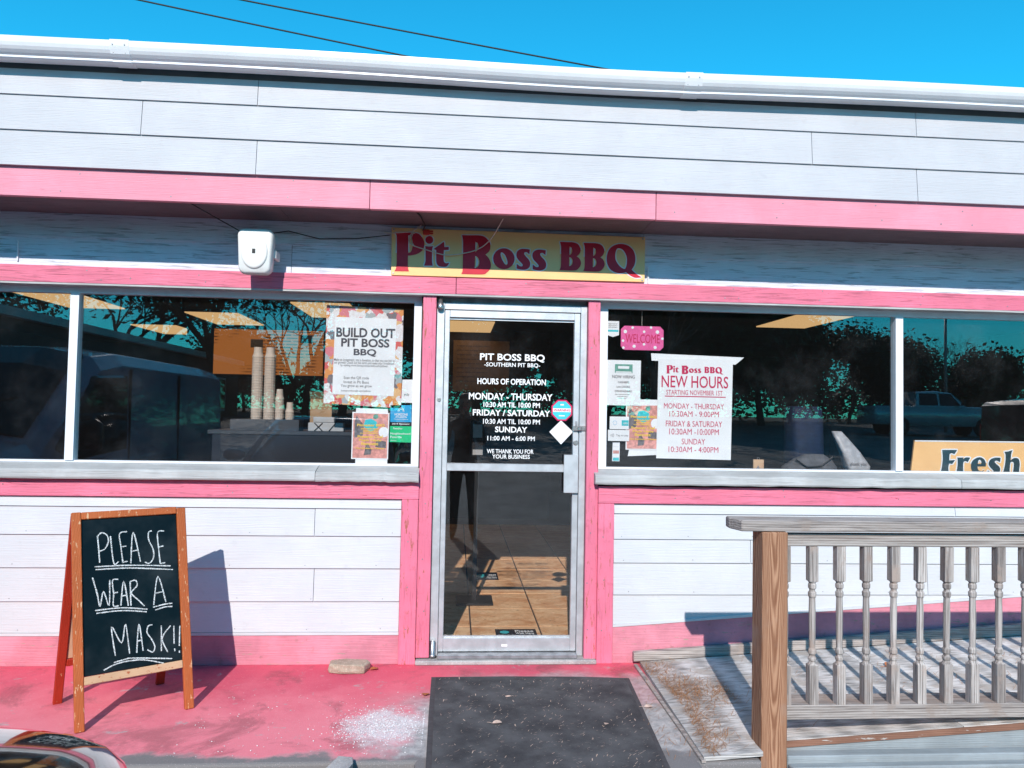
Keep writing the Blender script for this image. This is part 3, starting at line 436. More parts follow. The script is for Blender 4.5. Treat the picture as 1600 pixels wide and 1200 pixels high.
# solid wall behind the boards, around the openings
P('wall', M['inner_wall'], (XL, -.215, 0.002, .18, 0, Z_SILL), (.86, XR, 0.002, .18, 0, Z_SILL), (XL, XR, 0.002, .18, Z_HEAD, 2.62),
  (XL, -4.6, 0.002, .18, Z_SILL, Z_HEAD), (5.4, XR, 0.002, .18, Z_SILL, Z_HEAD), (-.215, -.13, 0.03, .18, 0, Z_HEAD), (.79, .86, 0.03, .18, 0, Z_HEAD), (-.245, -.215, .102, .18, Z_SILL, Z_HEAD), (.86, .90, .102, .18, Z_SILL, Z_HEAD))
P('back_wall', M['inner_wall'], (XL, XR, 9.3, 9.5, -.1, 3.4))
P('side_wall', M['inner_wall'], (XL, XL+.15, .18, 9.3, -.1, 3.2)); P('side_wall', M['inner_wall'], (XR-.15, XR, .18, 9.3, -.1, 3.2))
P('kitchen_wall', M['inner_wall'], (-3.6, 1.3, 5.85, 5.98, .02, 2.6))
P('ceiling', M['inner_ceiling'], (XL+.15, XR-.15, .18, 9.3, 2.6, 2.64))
MB().yz([(-.40, 3.24), (-.40, 3.30), (9.6, 3.62), (9.6, 3.5)], XL-.1, XR+.1).build('roof', M['brick_dark'], B)
def lap(name, x0, x1, z0, z1, yb, mat, th=.015, zfun=None):
    """one lap board: thick lower edge, tucked under the board above"""
    m = MB()
    if zfun is None:
        m.yz([(yb, z0), (yb-th, z0), (yb-.004, z1+.012), (yb, z1+.012)], x0, x1)
    else:
        vs = []
        for x in (x0, x1):
            zz = zfun(x); t = th*(1-max(0, (zz-z0))/(z1-z0)*.6)
            vs += [(x, yb, zz), (x, yb-t, zz), (x, yb-.004, z1+.012), (x, yb, z1+.012)]
        m.add(vs, [(0, 1, 2, 3), (7, 6, 5, 4), (0, 4, 5, 1), (1, 5, 6, 2), (2, 6, 7, 3), (3, 7, 4, 0)])
    return m.build(name, mat, B)
def row(name, x0, x1, joints, z0, z1, yb, mat, th=.015, zfun=None):
    e = [x0] + joints + [x1]
    for a, b in zip(e[:-1], e[1:]): lap(name, a+.0015, b-.0015, z0, z1, yb, mat, th, zfun)
# lower siding, left of the door
XA, XB = -7.0, -.305
for z0, z1, js in [(.90, .955, [-3.4]), (.74, .90, [-4.2, -.804]), (.553, .74, [-2.95]), (.363, .553, [-4.4, -.80]), (.188, .363, [-3.2])]:
    row('siding_board', XA, XB, js, z0, z1, 0, M['siding'])
P('siding_foot_trim', M['siding'], (XA, XB, -.018, 0, .170, .186))
# lower siding, right of the door, cut along the rising ramp
zb = lambda x: .212 + .070*(x-.958)
XC, XD = .958, 3.75
for z0, z1, js in [(.885, .942, [3.1]), (.733, .885, []), (.592, .733, [1.80]), (.403, .592, [2.92])]:
    row('siding_board', XC, XD, js, z0, z1, 0, M['siding'])
row('siding_board', XC, XD, [], .19, .403, 0, M['siding'], zfun=lambda x: min(zb(x)+.016, .40))
row('siding_board', XD, XR, [5.5], .42, .942, 0, M['siding'])
MB().xz([(XC, zb(XC)), (XD, zb(XD)), (XD, zb(XD)+.015), (XC, zb(XC)+.015)], -.019, 0).build('siding_foot_trim', M['siding'], B)
# pink trim boards
P('base_board', M['pink_base'], (XL, -.304, -.012, 0.001, 0.0, .169), bevel=.002)
MB().xz([(.957, .0), (XR, 0), (XR, .42), (XD, zb(XD)-.001), (.957, zb(.957)-.001)], -.013, 0.001).build('base_board', M['pink_base'], B)
P('trim_board', M['pink'], (XL, -.205, -.026, 0, .957, 1.058), bevel=.003); P('trim_board', M['pink'], (.860, XR, -.026, 0, .944, 1.046), bevel=.003)
P('trim_post', M['pink_z'], (-.304, -.206, -.028, 0, 0.0, .956), bevel=.003); P('trim_post', M['pink_z'], (.860, .956, -.028, 0, 0.0, .943), bevel=.003)
P('door_post', M['pink_z'], (-.2055, -.127, -.012, .029, .035, 2.168), bevel=.003); P('door_post', M['pink_z'], (.787, .8595, -.012, .029, .022, 2.168), bevel=.003)
P('header_board', M['pink'], (XL, -.0145, -.032, 0, 2.171, 2.268), bevel=.002); P('header_board', M['pink'], (-.0115, XR, -.032, 0, 2.171, 2.268), bevel=.002)
P('header_underside', M['sill'], (XL, XR, -.030, .10, 2.1605, 2.1705))
# boards between header and soffit
row('upper_wall_board', XL, XR, [-.98, 4.4], 2.27, 2.437, 0, M['siding_wall'], .010); row('upper_wall_board', XL, XR, [-3.2, 1.12], 2.437, 2.60, 0, M['siding_wall'], .012)
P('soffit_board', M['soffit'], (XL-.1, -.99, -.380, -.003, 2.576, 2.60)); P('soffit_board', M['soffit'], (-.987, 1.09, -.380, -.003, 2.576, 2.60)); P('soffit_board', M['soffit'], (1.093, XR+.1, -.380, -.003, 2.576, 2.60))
# fascia
FY = -.391
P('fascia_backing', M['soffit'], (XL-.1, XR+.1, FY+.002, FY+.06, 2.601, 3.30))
for a, b in [(XL-.1, -.49), (-.487, 1.087), (1.0905, XR+.1)]: P('fascia_board', M['pink_up'], (a, b, FY-.012, FY+.02, 2.565 + random.uniform(-.004, .002), 2.727), bevel=.002)
row('fascia_siding_board', XL-.1, XR+.1, [-4.6, -1.092, 2.60, 5.9], 2.721, 2.911, FY-.012, M['siding_up'], .021)
row('fascia_siding_board', XL-.1, XR+.1, [-5.2, -1.695, 1.981, 5.2], 2.911, 3.101, FY-.006, M['siding_up'], .021)
row('fascia_siding_board', XL-.1, XR+.1, [-4.4, -1.097, 2.60], 3.101, 3.29, FY, M['siding_up'], .020)
# gutter, sagging a little over the door
gprof = [(-.424, 3.350), (-.424, 3.262), (-.488, 3.258), (-.494, 3.262), (-.494, 3.272), (-.507, 3.280), (-.521, 3.292), (-.531, 3.306), (-.538, 3.322), (-.541, 3.338), (-.541, 3.352), (-.536, 3.355), (-.530, 3.351), (-.530, 3.335), (-.510, 3.30), (-.48, 3.275), (-.432, 3.274), (-.430, 3.350)]
sag = lambda x: -.014*math.exp(-((x-.7)/1.1)**2) - .003*math.sin(x*1.7)
def gutter(x0, x1, name='gutter_section', off=0.0, n=16):
    rings = []
    for i in range(n+1):
        x = x0 + (x1-x0)*i/n; rings.append([(x, y-off*(1 if y < -.43 else 0), z+sag(x)+(off if z > 3.3 else -off)) for y, z in gprof])
    return MB().loft(rings).build(name, M['gutter'], B)
gutter(XL-.1, -1.78); gutter(-1.776, 1.245, n=30); gutter(1.249, XR+.1)
for x in (-1.77, 1.255):
    c = gutter(x-.045, x+.05, 'gutter_joint', .003, 3)
    for dx in (-.03, .03):
        for dz in (.0, .035): MB().lathe([(.004, -.5365+(.018 if dz == 0 else 0)), (.004, -.545+(.018 if dz == 0 else 0))], 6, (x+dx, 3.296+dz+sag(x)), 'y').build('rivet', M['alu_dark'], c)
# windows
def window(name, x0, x1, mull, fl_, fr_):
    w = P(name, M['alu_w'], (x0, x1, .055, .10, 2.125, 2.160), (x0, x1, .055, .10, 1.143, 1.155), (x0, x0+fl_, .055, .10, 1.155, 2.125), (x1-fr_, x1, .055, .10, 1.155, 2.125), (mull-.024, mull+.024, .045, .10, 1.155, 2.125))
    for a, b in ((x0+fl_, mull-.024), (mull+.024, x1-fr_)): part('pane', M['glass'], w, (a-.004, b+.004, .074, .079, 1.152, 2.128))
    return w
window('window', -4.6, -.2065, -2.221, .03, .054); window('window', .861, 5.4, 2.775, .058, .03)
def sillb(x0, x1, e0, e1):
    m = MB(); n = 24; rings = []
    for i in range(n+1):
        x = x0 + (x1-x0)*i/n; w = random.uniform(-.002, .002)
        rings.append([(x, .054, 1.060), (x, -.068+w, 1.060+w), (x, -.073+w, 1.070), (x, -.070+w, 1.106+w), (x, -.060, 1.115+w), (x, .054, 1.142)])
    return m.loft(rings).build('window_sill', M['sill'], B)
sillb(XL, -.80, 0, 0); sillb(-.797, -.2065, 0, 0); sillb(.832, 3.1, 0, 0); sillb(3.103, XR, 0, 0)
P('window_stool', M['inner_wall'], (-4.6, -.24, .101, .30, 1.10, 1.138), (.90, 5.4, .101, .30, 1.10, 1.138))
# door frame and door
P('door_frame', M['alu'], (-.125, -.078, .028, .085, .03, 2.128), (.747, .786, .028, .085, .03, 2.128), (-.078, .747, .030, .085, 2.088, 2.128), bevel=.002)
P('door_head_filler', M['alu_dark'], (-.125, .786, .05, .085, 2.129, 2.160))
P('threshold', M['alu_dark'], (-.078, .747, -.02, .085, .028, .052), bevel=.004)
P('door_step', M['concrete'], (-.2055, .8595, -.045, .06, .0005, .027), bevel=.006)
dr = P('door', M['alu'], (-.076, -.046, .036, .080, .056, 2.085), (.710, .745, .036, .080, .056, 2.085), (-.046, .710, .036, .080, 2.042, 2.085), (-.046, .710, .036, .080, .056, .135), (-.046, .710, .032, .080, 1.122, 1.166), bevel=.0025)
part('pane', M['glass'], dr, (-.048, .712, .056, .061, .133, 1.124)); part('pane', M['glass'], dr, (-.048, .712, .056, .061, 1.164, 2.044))
part('latch_guard', M['alu'], dr, (.655, .742, .012, .031, 1.000, 1.228), bevel=.002)
MB().lathe([(.004, .029), (.013, .029), (.016, .034), (.016, .04)], 14, (.727, 1.300), 'y').build('lock_cylinder', M['steel'], dr)
part('lock_face', M['alu_dark'], dr, (.722, .735, .033, .037, 1.395, 1.43))
part('hasp', M['steel'], dr, (.705, .787, .020, .034, 1.372, 1.402), (.735, .760, .004, .020, 1.376, 1.398), bevel=.003)
part('glass_bead', M['alu'], dr, (-.046, .710, .050, .055, 2.030, 2.0415))
part('glass_bead', M['alu'], dr, (-.046, .710, .050, .055, .1355, .146))
part('maker_plate', M['paper'], dr, (.30, .335, .0345, .0358, .085, .098))
MB().lathe([(.005, .022), (.011, .022), (.0125, .027)], 14, (-.101, 1.545), 'y').build('frame_bolt', M['steel'], B)
MB().lathe([(.017, 2.085), (.019, 2.09), (.019, 2.120), (.013, 2.122), (.013, 2.160)], 14, (-.103, .008)).build('door_pivot', M['steel'], B, True)
MB().lathe([(.021, .036), (.021, .05), (.015, .052), (.016, .125), (.012, .13)], 14, (-.106, .008)).build('door_pivot', M['steel'], B, True)
for t, a, b, c, d in DOOR_TEXT: text_box(t, (a, b, c, d), .0555, M['vinyl'], dr, .022 if d-c > .03 else .014)
# nail heads and a cable stub on the boards
for x, z, y in [(-1.88, 2.206, -.0325), (1.62, 2.196, -.0325), (.66, 2.206, -.0325), (2.75, 2.60, FY-.0125), (-.80, 2.60, FY-.0125), (.55, 2.58, FY-.0125)]:
    MB().lathe([(.0045, y+.002), (.004, y-.0015)], 7, (x, z), 'y').build('nail_head', M['alu_dark'], B)
nm_ = MB().lathe([(.0042, .001), (.0034, -.0012)], 7, (0, 0), 'y').mesh('nail_head', M['alu_dark'])
rn = random.Random(21)
for y, zs, x0, x1, st in [(-.0325, (2.192, 2.248), -2.7, 3.8, .62), (FY-.0125, (2.60, 2.69), -2.6, 3.6, .55), (-.0265, (.985, 1.03), -2.6, 3.7, .66), (-.0125, tuple(.2+.28*i for i in range(7)), .81, .84, 9), (-.0125, tuple(.3+.31*i for i in range(6)), -.17, -.16, 9), (-.0285, (.2, .45, .7), -.27, -.24, 9), (-.0285, (.2, .5, .75), .90, .93, 9)]:
    x = x0
    while x < x1:
        for z in zs:
            xx = x + rn.uniform(-.06, .06)*(st < 9) + rn.uniform(-.012, .012)
            if -.32 < xx < -.1 and abs(z-1) < .06: continue
            if -.2 < xx < .85 and .9 < z < 1.1 and st < 9: continue
            o = bpy.data.objects.new('nail_head', nm_); COL.objects.link(o); o.parent = B; o.location = (xx, y, z + rn.uniform(-.012, .012))
        x += st
for z, x0, x1 in [(.757, -2.5, -.35), (.57, -2.5, -.35), (.38, -2.5, -.35), (.205, -2.5, -.35), (.75, 1.0, 3.6), (.609, 1.0, 3.6), (.42, 1.0, 3.6)]:
    x = x0 + rn.uniform(0, .1)
    while x < x1:
        o = bpy.data.objects.new('nail_head', nm_); COL.objects.link(o); o.parent = B; o.location = (x, -.0142, z + rn.uniform(-.003, .003)); o.scale = (.7, 1, .7); x += .41 + rn.uniform(-.02, .02)
for x, z0, z1 in [(1.148, 2.272, 2.372), (-2.515, 2.29, 2.41)]: MB().tube([(x, -.016, z0), (x, -.018, z1)], .005, 5).build('cable_stub', M['alu_w'], B)
# ------------------------------------------------------------------ what is fixed to the front wall
sg = thing('shop_sign', 'yellow board with red Pit Boss BBQ lettering above the door', 'sign', (.36, -.02, 2.27))
sg.location = (0, 0, 0)
MB().xz([(-.400, 2.556), (1.122, 2.552), (1.122, 2.278), (-.397, 2.272)], -.0335, -.0175).build('board', M['sign_yellow'], sg, bevel=.002)
glyph_mesh(SIGN_GLYPHS, -.0342, .001, .0075, M['sign_edge'], sg, 'letter_outline'); glyph_mesh(SIGN_GLYPHS, -.0354, .001, .001, M['sign_red'], sg, 'letter')
for x, z in [(-.385, 2.285), (1.108, 2.541), (1.106, 2.288), (-.388, 2.545)]: MB().lathe([(.006, -.033), (.005, -.037)], 8, (x, z), 'y').build('screw', M['steel'], sg)
def wire(name, label, pts, r, mat, cat='cable', ext=None):
    return tag(MB().tube(pts, r, 6).build(name, mat, None, True), label, cat)
def smooth_path(p, n=4):
    q = [(*a, 0) for a in p]; out = []
    for i in range(len(q)-1):
        p0, p1, p2, p3 = q[max(i-1, 0)], q[i], q[i+1], q[min(i+2, len(q)-1)]
        for j in range(n):
            t = j/n; out.append(tuple(.5*(2*p1[k] + (-p0[k]+p2[k])*t + (2*p0[k]-5*p1[k]+4*p2[k]-p3[k])*t*t + (-p0[k]+3*p1[k]-3*p2[k]+p3[k])*t**3) for k in (0, 1)))
    return out + [tuple(p[-1])]
wa = smooth_path(WIRE_B[:-1] + WIRE_B2)
n_ = len(wa)
wire('sign_cable', 'long pale cable drooping in a loop across the yellow sign', [(x, -.05 - (.30*max(0, (i/n_-.78)/.22)**1.3), z + .02*max(0, (i/n_-.78)/.22)) for i, (x, z) in enumerate(wa)], .0032, M['wire'])
wire('loop_cable', 'short pale cable coiled at the first letter of the yellow sign', [(x, -.046, z) for x, z in smooth_path(WIRE_A + WIRE_C[1:])], .0028, M['wire'])
wire('eave_cable', 'dark cable running from the eave down to the red plug', [(-.25, -.39, 2.575), (-.22, -.25, 2.57), (-.20, -.12, 2.555), (-.215, -.055, 2.54)], .0045, M['wire_dark'])
wire('slack_cable', 'thin black cable hanging slack under the eave beside the speaker', [(-1.45, -.38, 2.57), (-1.38, -.2, 2.545), (-1.27, -.03, 2.50), (-1.14, -.022, 2.49), (-1.0, -.022, 2.515), (-.82, -.022, 2.475), (-.6, -.022, 2.485), (-.41, -.03, 2.51)], .003, M['wire_dark'])
pg = thing('cable_plug', 'small red cable plug at the top left of the yellow sign', 'plug'); part('plug_body', M['red_plastic'], pg, (-.215, -.175, -.062, -.04, 2.515, 2.545), bevel=.004); part('plug_tip', M['red_plastic'], pg, (-.175, -.155, -.056, -.046, 2.52, 2.528), (-.175, -.155, -.056, -.046, 2.533, 2.541))
# speaker
sp = thing('wall_speaker', 'rounded white loudspeaker mounted under the eave left of the yellow sign', 'speaker', (-1.135, -.02, 2.22))
def rrect(w0, w1, h, r, n=5):
    out = []
    for cx, cz, a0 in ((w1-r, h-r, 0), (-w1+r, h-r, 90), (-w0+r, r, 180), (w0-r, r, 270)):
        for i in range(n): a = R(a0 + 90*i/(n-1)); out.append((cx + r*math.cos(a), cz + r*math.sin(a)))
    return out
rings = []
for y, s, dz in ((-.06, .78, .02), (-.15, .98, .003), (-.185, 1.0, 0), (-.205, .975, .004), (-.217, .90, .012)):
    rings.append([(x*s, y-.10*(.13-z)*0, .128 + (z-.128)*s) for x, z in rrect(.088, .098, .256, .035)])
body = MB().loft(rings).build('cabinet', M['white_plastic'], sp, True)
rings = [[(.074*k*math.cos(a), y - .012*math.cos(0), .125 + .098*k*math.sin(a)) for a in [2*math.pi*i/28 for i in range(28)]] for k, y in ((1.0, -.200), (.98, -.211), (.86, -.213), (.4, -.2145))]
MB().loft(rings).build('grille', M['white_plastic'], sp, True)
part('badge', M['black'], sp, (-.010, .008, -.2275, -.225, .112, .138))
part('bracket', M['white_plastic'], sp, (-.02, .02, -.07, .006, .10, .16), bevel=.004); part('knob', M['white_plastic'], sp, (.085, .103, -.15, -.05, .10, .15), bevel=.004)
# ------------------------------------------------------------------ papers and stickers on the glass
def quad_box(q): xs = [a for a, b in q]; zs = [b for a, b in q]; return min(xs), max(xs), min(zs), max(zs)
def inset(q, d): cx = sum(a for a, b in q)/4; cz = sum(b for a, b in q)/4; return [(a - math.copysign(d, a-cx), b - math.copysign(d, b-cz)) for a, b in q]
def rows(parent, lines, y, mat, bold=.008):
    for t, a, b, c, d in lines: text_box(t, (a, b, c, d), y, mat, parent, bold)
p = thing('build_out_poster', 'large BUILD OUT poster with food photos around white text panel', 'poster')
sheet('sheet', BUILD_POSTER, .0885, M['food'], p); sheet('text_panel', BUILD_PANEL, .0865, M['paper'], p)
rows(p, BUILD_TEXT[:3], .086, M['ink_dark'], .03); rows(p, BUILD_TEXT[3:], .086, M['ink_grey'])
def show_poster(q, label, dy):
    p = thing('show_poster', label, 'poster'); x0, x1, z0, z1 = quad_box(q); W, H = x1-x0, z1-z0
    f = lambda pts: [(x0+W*a, z0+H*b) for a, b in pts]
    sheet('sheet', q, .0895+dy, M['paper'], p); sheet('picture', inset(q, .007), .0885+dy, M['ink_skin'], p, .0009)
    y = .0882+dy
    sheet('print_shape', f([(.07, .45), (.30, .50), (.32, .72), (.12, .92), (.07, .8)]), y, M['ink_gray'], p, .0002); sheet('print_shape', f([(.64, .26), (.93, .24), (.93, .38), (.66, .42)]), y, M['ink_gray'], p, .0002); sheet('print_shape', f([(.34, .09), (.52, .10), (.54, .2), (.44, .34), (.38, .3)]), y, M['ink_gray'], p, .0002)
    sheet('print_shape', f([(.30, .70), (.36, .84), (.52, .86), (.66, .80), (.70, .68), (.5, .58)]), y-.0004, M['ink_teal'], p, .0002); sheet('print_shape', f([(.56, .87), (.58, .95), (.68, .96), (.71, .89), (.64, .85)]), y-.0004, M['badge_green'], p, .0002)
    MB().lathe([(W*.14, y-.0004), (W*.14, y-.0006)], 16, (x0+W*.86, z0+H*.58), 'y').build('print_shape', M['paper'], p)
    for t, a, b, c, d in [('Pitmaster BBQ', .14, .88, .69, .75), ('and smoke house', .24, .72, .63, .67), ('restaurant', .30, .70, .58, .62), ('cordially', .22, .72, .53, .57), ('Presents Chef', .16, .84, .45, .51), ('Papa Nate', .20, .80, .37, .43), ('Bennett', .26, .72, .30, .36), ('The Barbecue Master', .10, .90, .22, .25)]:
        text_box(t, (x0+W*a, x0+W*b, z0+H*c, z0+H*d), y-.0008, M['ink_yellow'], p, .03)
show_poster(SMALL_POSTER_L, 'small salmon show poster with yellow text left of the door', 0)
tag(sheet('backing_paper', SMALL_BACK_L, .0915, M['paper']), 'white backing paper behind the salmon poster left of the door', 'paper')
show_poster(SMALL_POSTER_R, 'small salmon show poster tucked under the NEW HOURS notice', .004)
tag(sheet('backing_paper', SMALL_BACK_R, .0965, M['paper']), 'white backing paper behind the salmon poster right of the door', 'paper')
def sticker(name, q, label, mat, y=.0885, cat='sticker'):
    p = thing(name, label, cat); MB().xz(q, y, y+.001).build('sheet', mat, p, bevel=.0); return p, quad_box(q)
def put(p, b, t, a0, a1, c0, c1, mat, y=.088, bold=.01): W, H = b[1]-b[0], b[3]-b[2]; return text_box(t, (b[0]+W*a0, b[0]+W*a1, b[2]+H*c0, b[2]+H*c1), y, mat, p, bold)
p, b = sticker('review_sticker', YELP, 'plain white sticker with small grey yelp lettering', M['paper']); put(p, b, 'yelp', .2, .65, .28, .42, M['ink_grey'])
p, b = sticker('sponsor_sticker', BLUE, 'bright blue HORIZONS ATLANTA sticker', M['blue']); put(p, b, 'HORIZONS', .2, .82, .38, .52, M['vinyl'], bold=.02); put(p, b, 'ATLANTA', .24, .78, .24, .36, M['vinyl'], bold=.02); put(p, b, 'Northwest Academy', .18, .84, .13, .2, M['vinyl'])
for r in (.018, .012): MB().tube([(b[0]+(b[1]-b[0])*.5 + r*math.cos(a), .0878, b[2]+(b[3]-b[2])*.62 + r*1.2*math.sin(a)) for a in [math.pi*i/10 for i in range(11)]], .0018, 4).build('emblem', M['vinyl'], p)
p, b = sticker('sponsor_strip', BLACK, 'black strip sticker reading 2019 Sponsor', M['black']); put(p, b, '2019 Sponsor', .08, .92, .2, .85, M['vinyl'], bold=.02)
p, b = sticker('favorite_sticker', GREEN, 'bright green Neighborhood Favorite sticker', M['green']); put(p, b, 'Neighborhood', .03, .9, .44, .6, M['vinyl']); put(p, b, 'Favorite', .03, .52, .26, .4, M['vinyl']); put(p, b, 'Nextdoor', .15, .55, .8, .92, M['vinyl']); put(p, b, '2018 winner', .04, .3, .08, .14, M['vinyl'])
# right of the door
p = thing('hours_notice', 'large white NEW HOURS notice in crimson print', 'notice'); sheet('sheet', HOURS_POSTER, .0885, M['paper'], p)
hb = HOURS_TEXT[0]; gx = [q[0] for g in SIGN_GLYPHS for c in g for q in c]; gz = [q[1] for g in SIGN_GLYPHS for c in g for q in c]
fx = lambda a, b: (hb[1] + (a-min(gx))/(max(gx)-min(gx))*(hb[2]-hb[1]), hb[3] + (b-min(gz))/(max(gz)-min(gz))*(hb[4]-hb[3]))
glyph_mesh(SIGN_GLYPHS, .0878, .0006, .001, M['ink_red'], p, 'letter', fx)
rows(p, HOURS_TEXT[1:2], .088, M['ink_red'], .008); rows(p, HOURS_TEXT[2:], .088, M['ink_red'], .0)
x0, x1, z0, z1 = quad_box(HOURS_POSTER); part('rule', M['ink_red'], p, (x0+.05, x1-.045, .0878, .0884, 1.592, 1.598))
tag(sheet('backing_paper', HOURS_TAPE, .0925, M['paper']), 'creased white paper strip behind the top of the NEW HOURS notice', 'paper')
p = thing('hiring_notice', 'white NOW HIRING sheet with small green logo', 'notice'); sheet('sheet', HIRING_POSTER, .0885, M['paper'], p); rows(p, HIRING_TEXT, .088, M['ink_dark'], .008)
x0, x1, z0, z1 = quad_box(HIRING_POSTER); W, H = x1-x0, z1-z0; part('logo', M['badge_green'], p, (x0+.25*W, x0+.76*W, .0876, .0884, z0+.72*H, z0+.91*H)); part('logo_mark', M['paper'], p, (x0+.34*W, x0+.66*W, .0871, .0875, z0+.81*H, z0+.87*H), (x0+.28*W, x0+.73*W, .0871, .0875, z0+.725*H, z0+.75*H))
x0, x1, z0, z1 = quad_box(WELCOME); c = .022
p = thing('welcome_plaque', 'hot pink WELCOME plaque with white dots hanging on a cord', 'plaque')
MB().xz([(x0+c, z0), (x1-c, z0), (x1, z0+c), (x1, z1-c), (x1-c, z1), (x0+c, z1), (x0, z1-c), (x0, z0+c)], .082, .089).build('plaque', M['hotpink'], p, bevel=.002)
text_box('WELCOME', (x0+.028, x1-.025, z0+.045, z1-.05), .0815, M['ink_red'], p, .0)
for a, b_, r in [(.10, .76, .011), (.27, .93, .008), (.54, .77, .008), (.70, .95, .008), (.85, .77, .011), (.05, .38, .008), (.31, .16, .010), (.54, .25, .008), (.80, .13, .010), (.06, .09, .008), (.97, .5, .008)]:
    MB().lathe([(r, .0818), (r, .0808)], 12, (x0+(x1-x0)*a, z0+(z1-z0)*b_), 'y').build('dot', M['vinyl'], p)
MB().tube([(x0+(x1-x0)*.49, .085, z1-.01), (x0+(x1-x0)*.49, .085, 2.12)], .0012, 4).build('cord', M['wire'], p)
x0, x1, z0, z1 = quad_box(BADGE); zc = z0+.012
p = thing('association_badge', 'small white shield sticker with turquoise band above the NOW HIRING sheet', 'sticker'); MB().xz([(x0, z1), (x1, z1), (x1, zc), ((x0+x1)/2, z0), (x0, zc)], .0885, .0893).build('sheet', M['paper'], p); part('band', M['ink_teal'], p, (x0+.004, x1-.004, .0878, .0884, z0+.032, z0+.044))
for zz in (z0+.078, z0+.067, z0+.056): text_box('RESTAURANT', (x0+.01, x1-.01, zz, zz+.007), .088, M['ink_grey'], p)
p, b = sticker('card_sticker', CARD1, 'white card sticker with blue round emblem below the NOW HIRING sheet', M['paper']); put(p, b, 'AMEX', .70, .94, .4, .55, M['vinyl'], y=.0872); W, H = b[1]-b[0], b[3]-b[2]; part('print_block', M['ink_teal'], p, (b[0]+.62*W, b[1]-.003, .0876, .0884, b[2]+.28*H, b[2]+.72*H))
MB().tube([(b[0]+.27*W + .0125*math.cos(a), .0878, b[2]+.5*H + .0125*math.sin(a)) for a in [2*math.pi*i/18 for i in range(19)]], .0008, 4).build('emblem', M['blue'], p)
p, b = sticker('tap_sticker', CARD2, 'white Tap to pay sticker with wave symbol', M['paper']); put(p, b, 'Tap to pay', .38, .95, .38, .6, M['ink_grey'], bold=0)
for i in range(4): W, H = b[1]-b[0], b[3]-b[2]; MB().tube([(b[0]+W*(.08+.05*i) + .006*math.cos(a), .0878, b[2]+.5*H + (.004+.003*i)*math.sin(a)) for a in [R(-60+12*j) for j in range(11)]], .0009, 4).build('wave_mark', M['ink_dark'], p)
p, b = sticker('payment_strip', CARD3, 'narrow strip of little payment logos at the foot of the window', M['alu_w']); W, H = b[1]-b[0], b[3]-b[2]
for i, mm in enumerate(('ink_teal', 'paper', 'ink_skin', 'paper', 'paper')): part('logo', M[mm], p, (b[0]+.12*W, b[1]-.1*W, .0876, .0884, b[2]+H*(.03+.19*i), b[2]+H*(.19+.19*i)))
x0, x1, z0, z1 = quad_box(TAG); p = thing('wooden_tag', 'small cream tag with a ring standing on the sill', 'tag'); part('tag_body', M['frame_bare'], p, (x0, x1, .115, .127, 1.139, z1+.005), bevel=.002)
MB().tube([((x0+x1)/2 + .008*math.cos(a), .121, z1+.011 + .008*math.sin(a)) for a in [2*math.pi*i/12 for i in range(13)]], .0015, 4).build('ring', M['steel'], p); MB().xz([(x0+.012, 1.145), (x0+.045, 1.145), (x0+.03, 1.175)], .1135, .1148).build('print_mark', M['ink_gray'], p)
# door stickers
x0, x1, z0, z1 = quad_box(OCT); cx, cz, rr = (x0+x1)/2, (z0+z1)/2, (x1-x0)/2
octg = lambda r: [(cx + r*math.cos(R(22.5+45*i))*1.08, cz + r*math.sin(R(22.5+45*i))*1.08) for i in range(8)]
p = thing('warning_sticker', 'octagonal red and turquoise WARNING sticker on the door glass', 'sticker'); sheet('rim', octg(rr), .0545, M['ink_red'], p); sheet('face', octg(rr*.86), .0537, M['ink_teal'], p, .0006)
part('band', M['vinyl'], p, (cx-rr*.86, cx+rr*.86, .0529, .0535, cz-.010, cz+.012)); text_box('WARNING', (cx-rr*.8, cx+rr*.8, cz-.006, cz+.008), .0528, M['ink_red'], p, .03); part('print_mark', M['vinyl'], p, (cx-.01, cx+.012, .0529, .0535, cz+.03, cz+.038), (cx-.018, cx+.018, .0529, .0535, cz-.036, cz-.03))
tag(sheet('diamond_sticker', DIAMOND, .0545, M['vinyl']), 'plain white diamond sticker below the WARNING octagon', 'sticker')
# Fresh sign behind the right pane
p = thing('fresh_sign', 'yellow sign with slate Fresh lettering standing inside the right window', 'sign'); sheet('board', FRESH_BOARD, .167, M['sign_yellow'], p, .012); fb = quad_box(FRESH_BOARD)
MB().xz([FRESH_BOARD[0], FRESH_BOARD[1], (FRESH_BOARD[1][0], FRESH_BOARD[1][1]-.008), (FRESH_BOARD[0][0], FRESH_BOARD[0][1]-.008)], .1645, .1665).build('edge_strip', M['vinyl'], p)
glyph_mesh(FRESH_GLYPHS, .1655, .0008, .008, M['vinyl'], p, 'letter_outline'); glyph_mesh(FRESH_GLYPHS, .1645, .0008, 0, M['teal'], p, 'letter')

# ------------------------------------------------------------------ chalkboard sandwich sign
LF = Vector((-1.648, -.897, 0)); RF = Vector((-1.266, -.642, 0)); BK = Vector((-.270, .3455, 0)); U = (RF-LF).normalized(); Wd = (RF-LF).length
Vv = (BK*.5 + Vector((0, 0, .955))).normalized(); Nn = U.cross(Vv).normalized()      # Nn points out of the front panel
ab = thing('sandwich_board', 'orange framed chalkboard sandwich sign reading PLEASE WEAR A MASK on pink walkway', 'sandwich board', tuple((LF+RF)/2 + BK*.5)); ab.location = (0, 0, 0)
def brd(name, mat, u0, u1, v0, v1, n0, n1, base=LF, v=None, n=None, parent=None, bevel=.003):
    v = v or Vv; n = n or Nn; m = MB(); m.box(u0, u1, n0, n1, v0, v1); m.v = [tuple(base + U*a + n*b_ + v*c_) for a, b_, c_ in m.v]
    return m.build(name, mat, parent or ab, bevel=bevel)
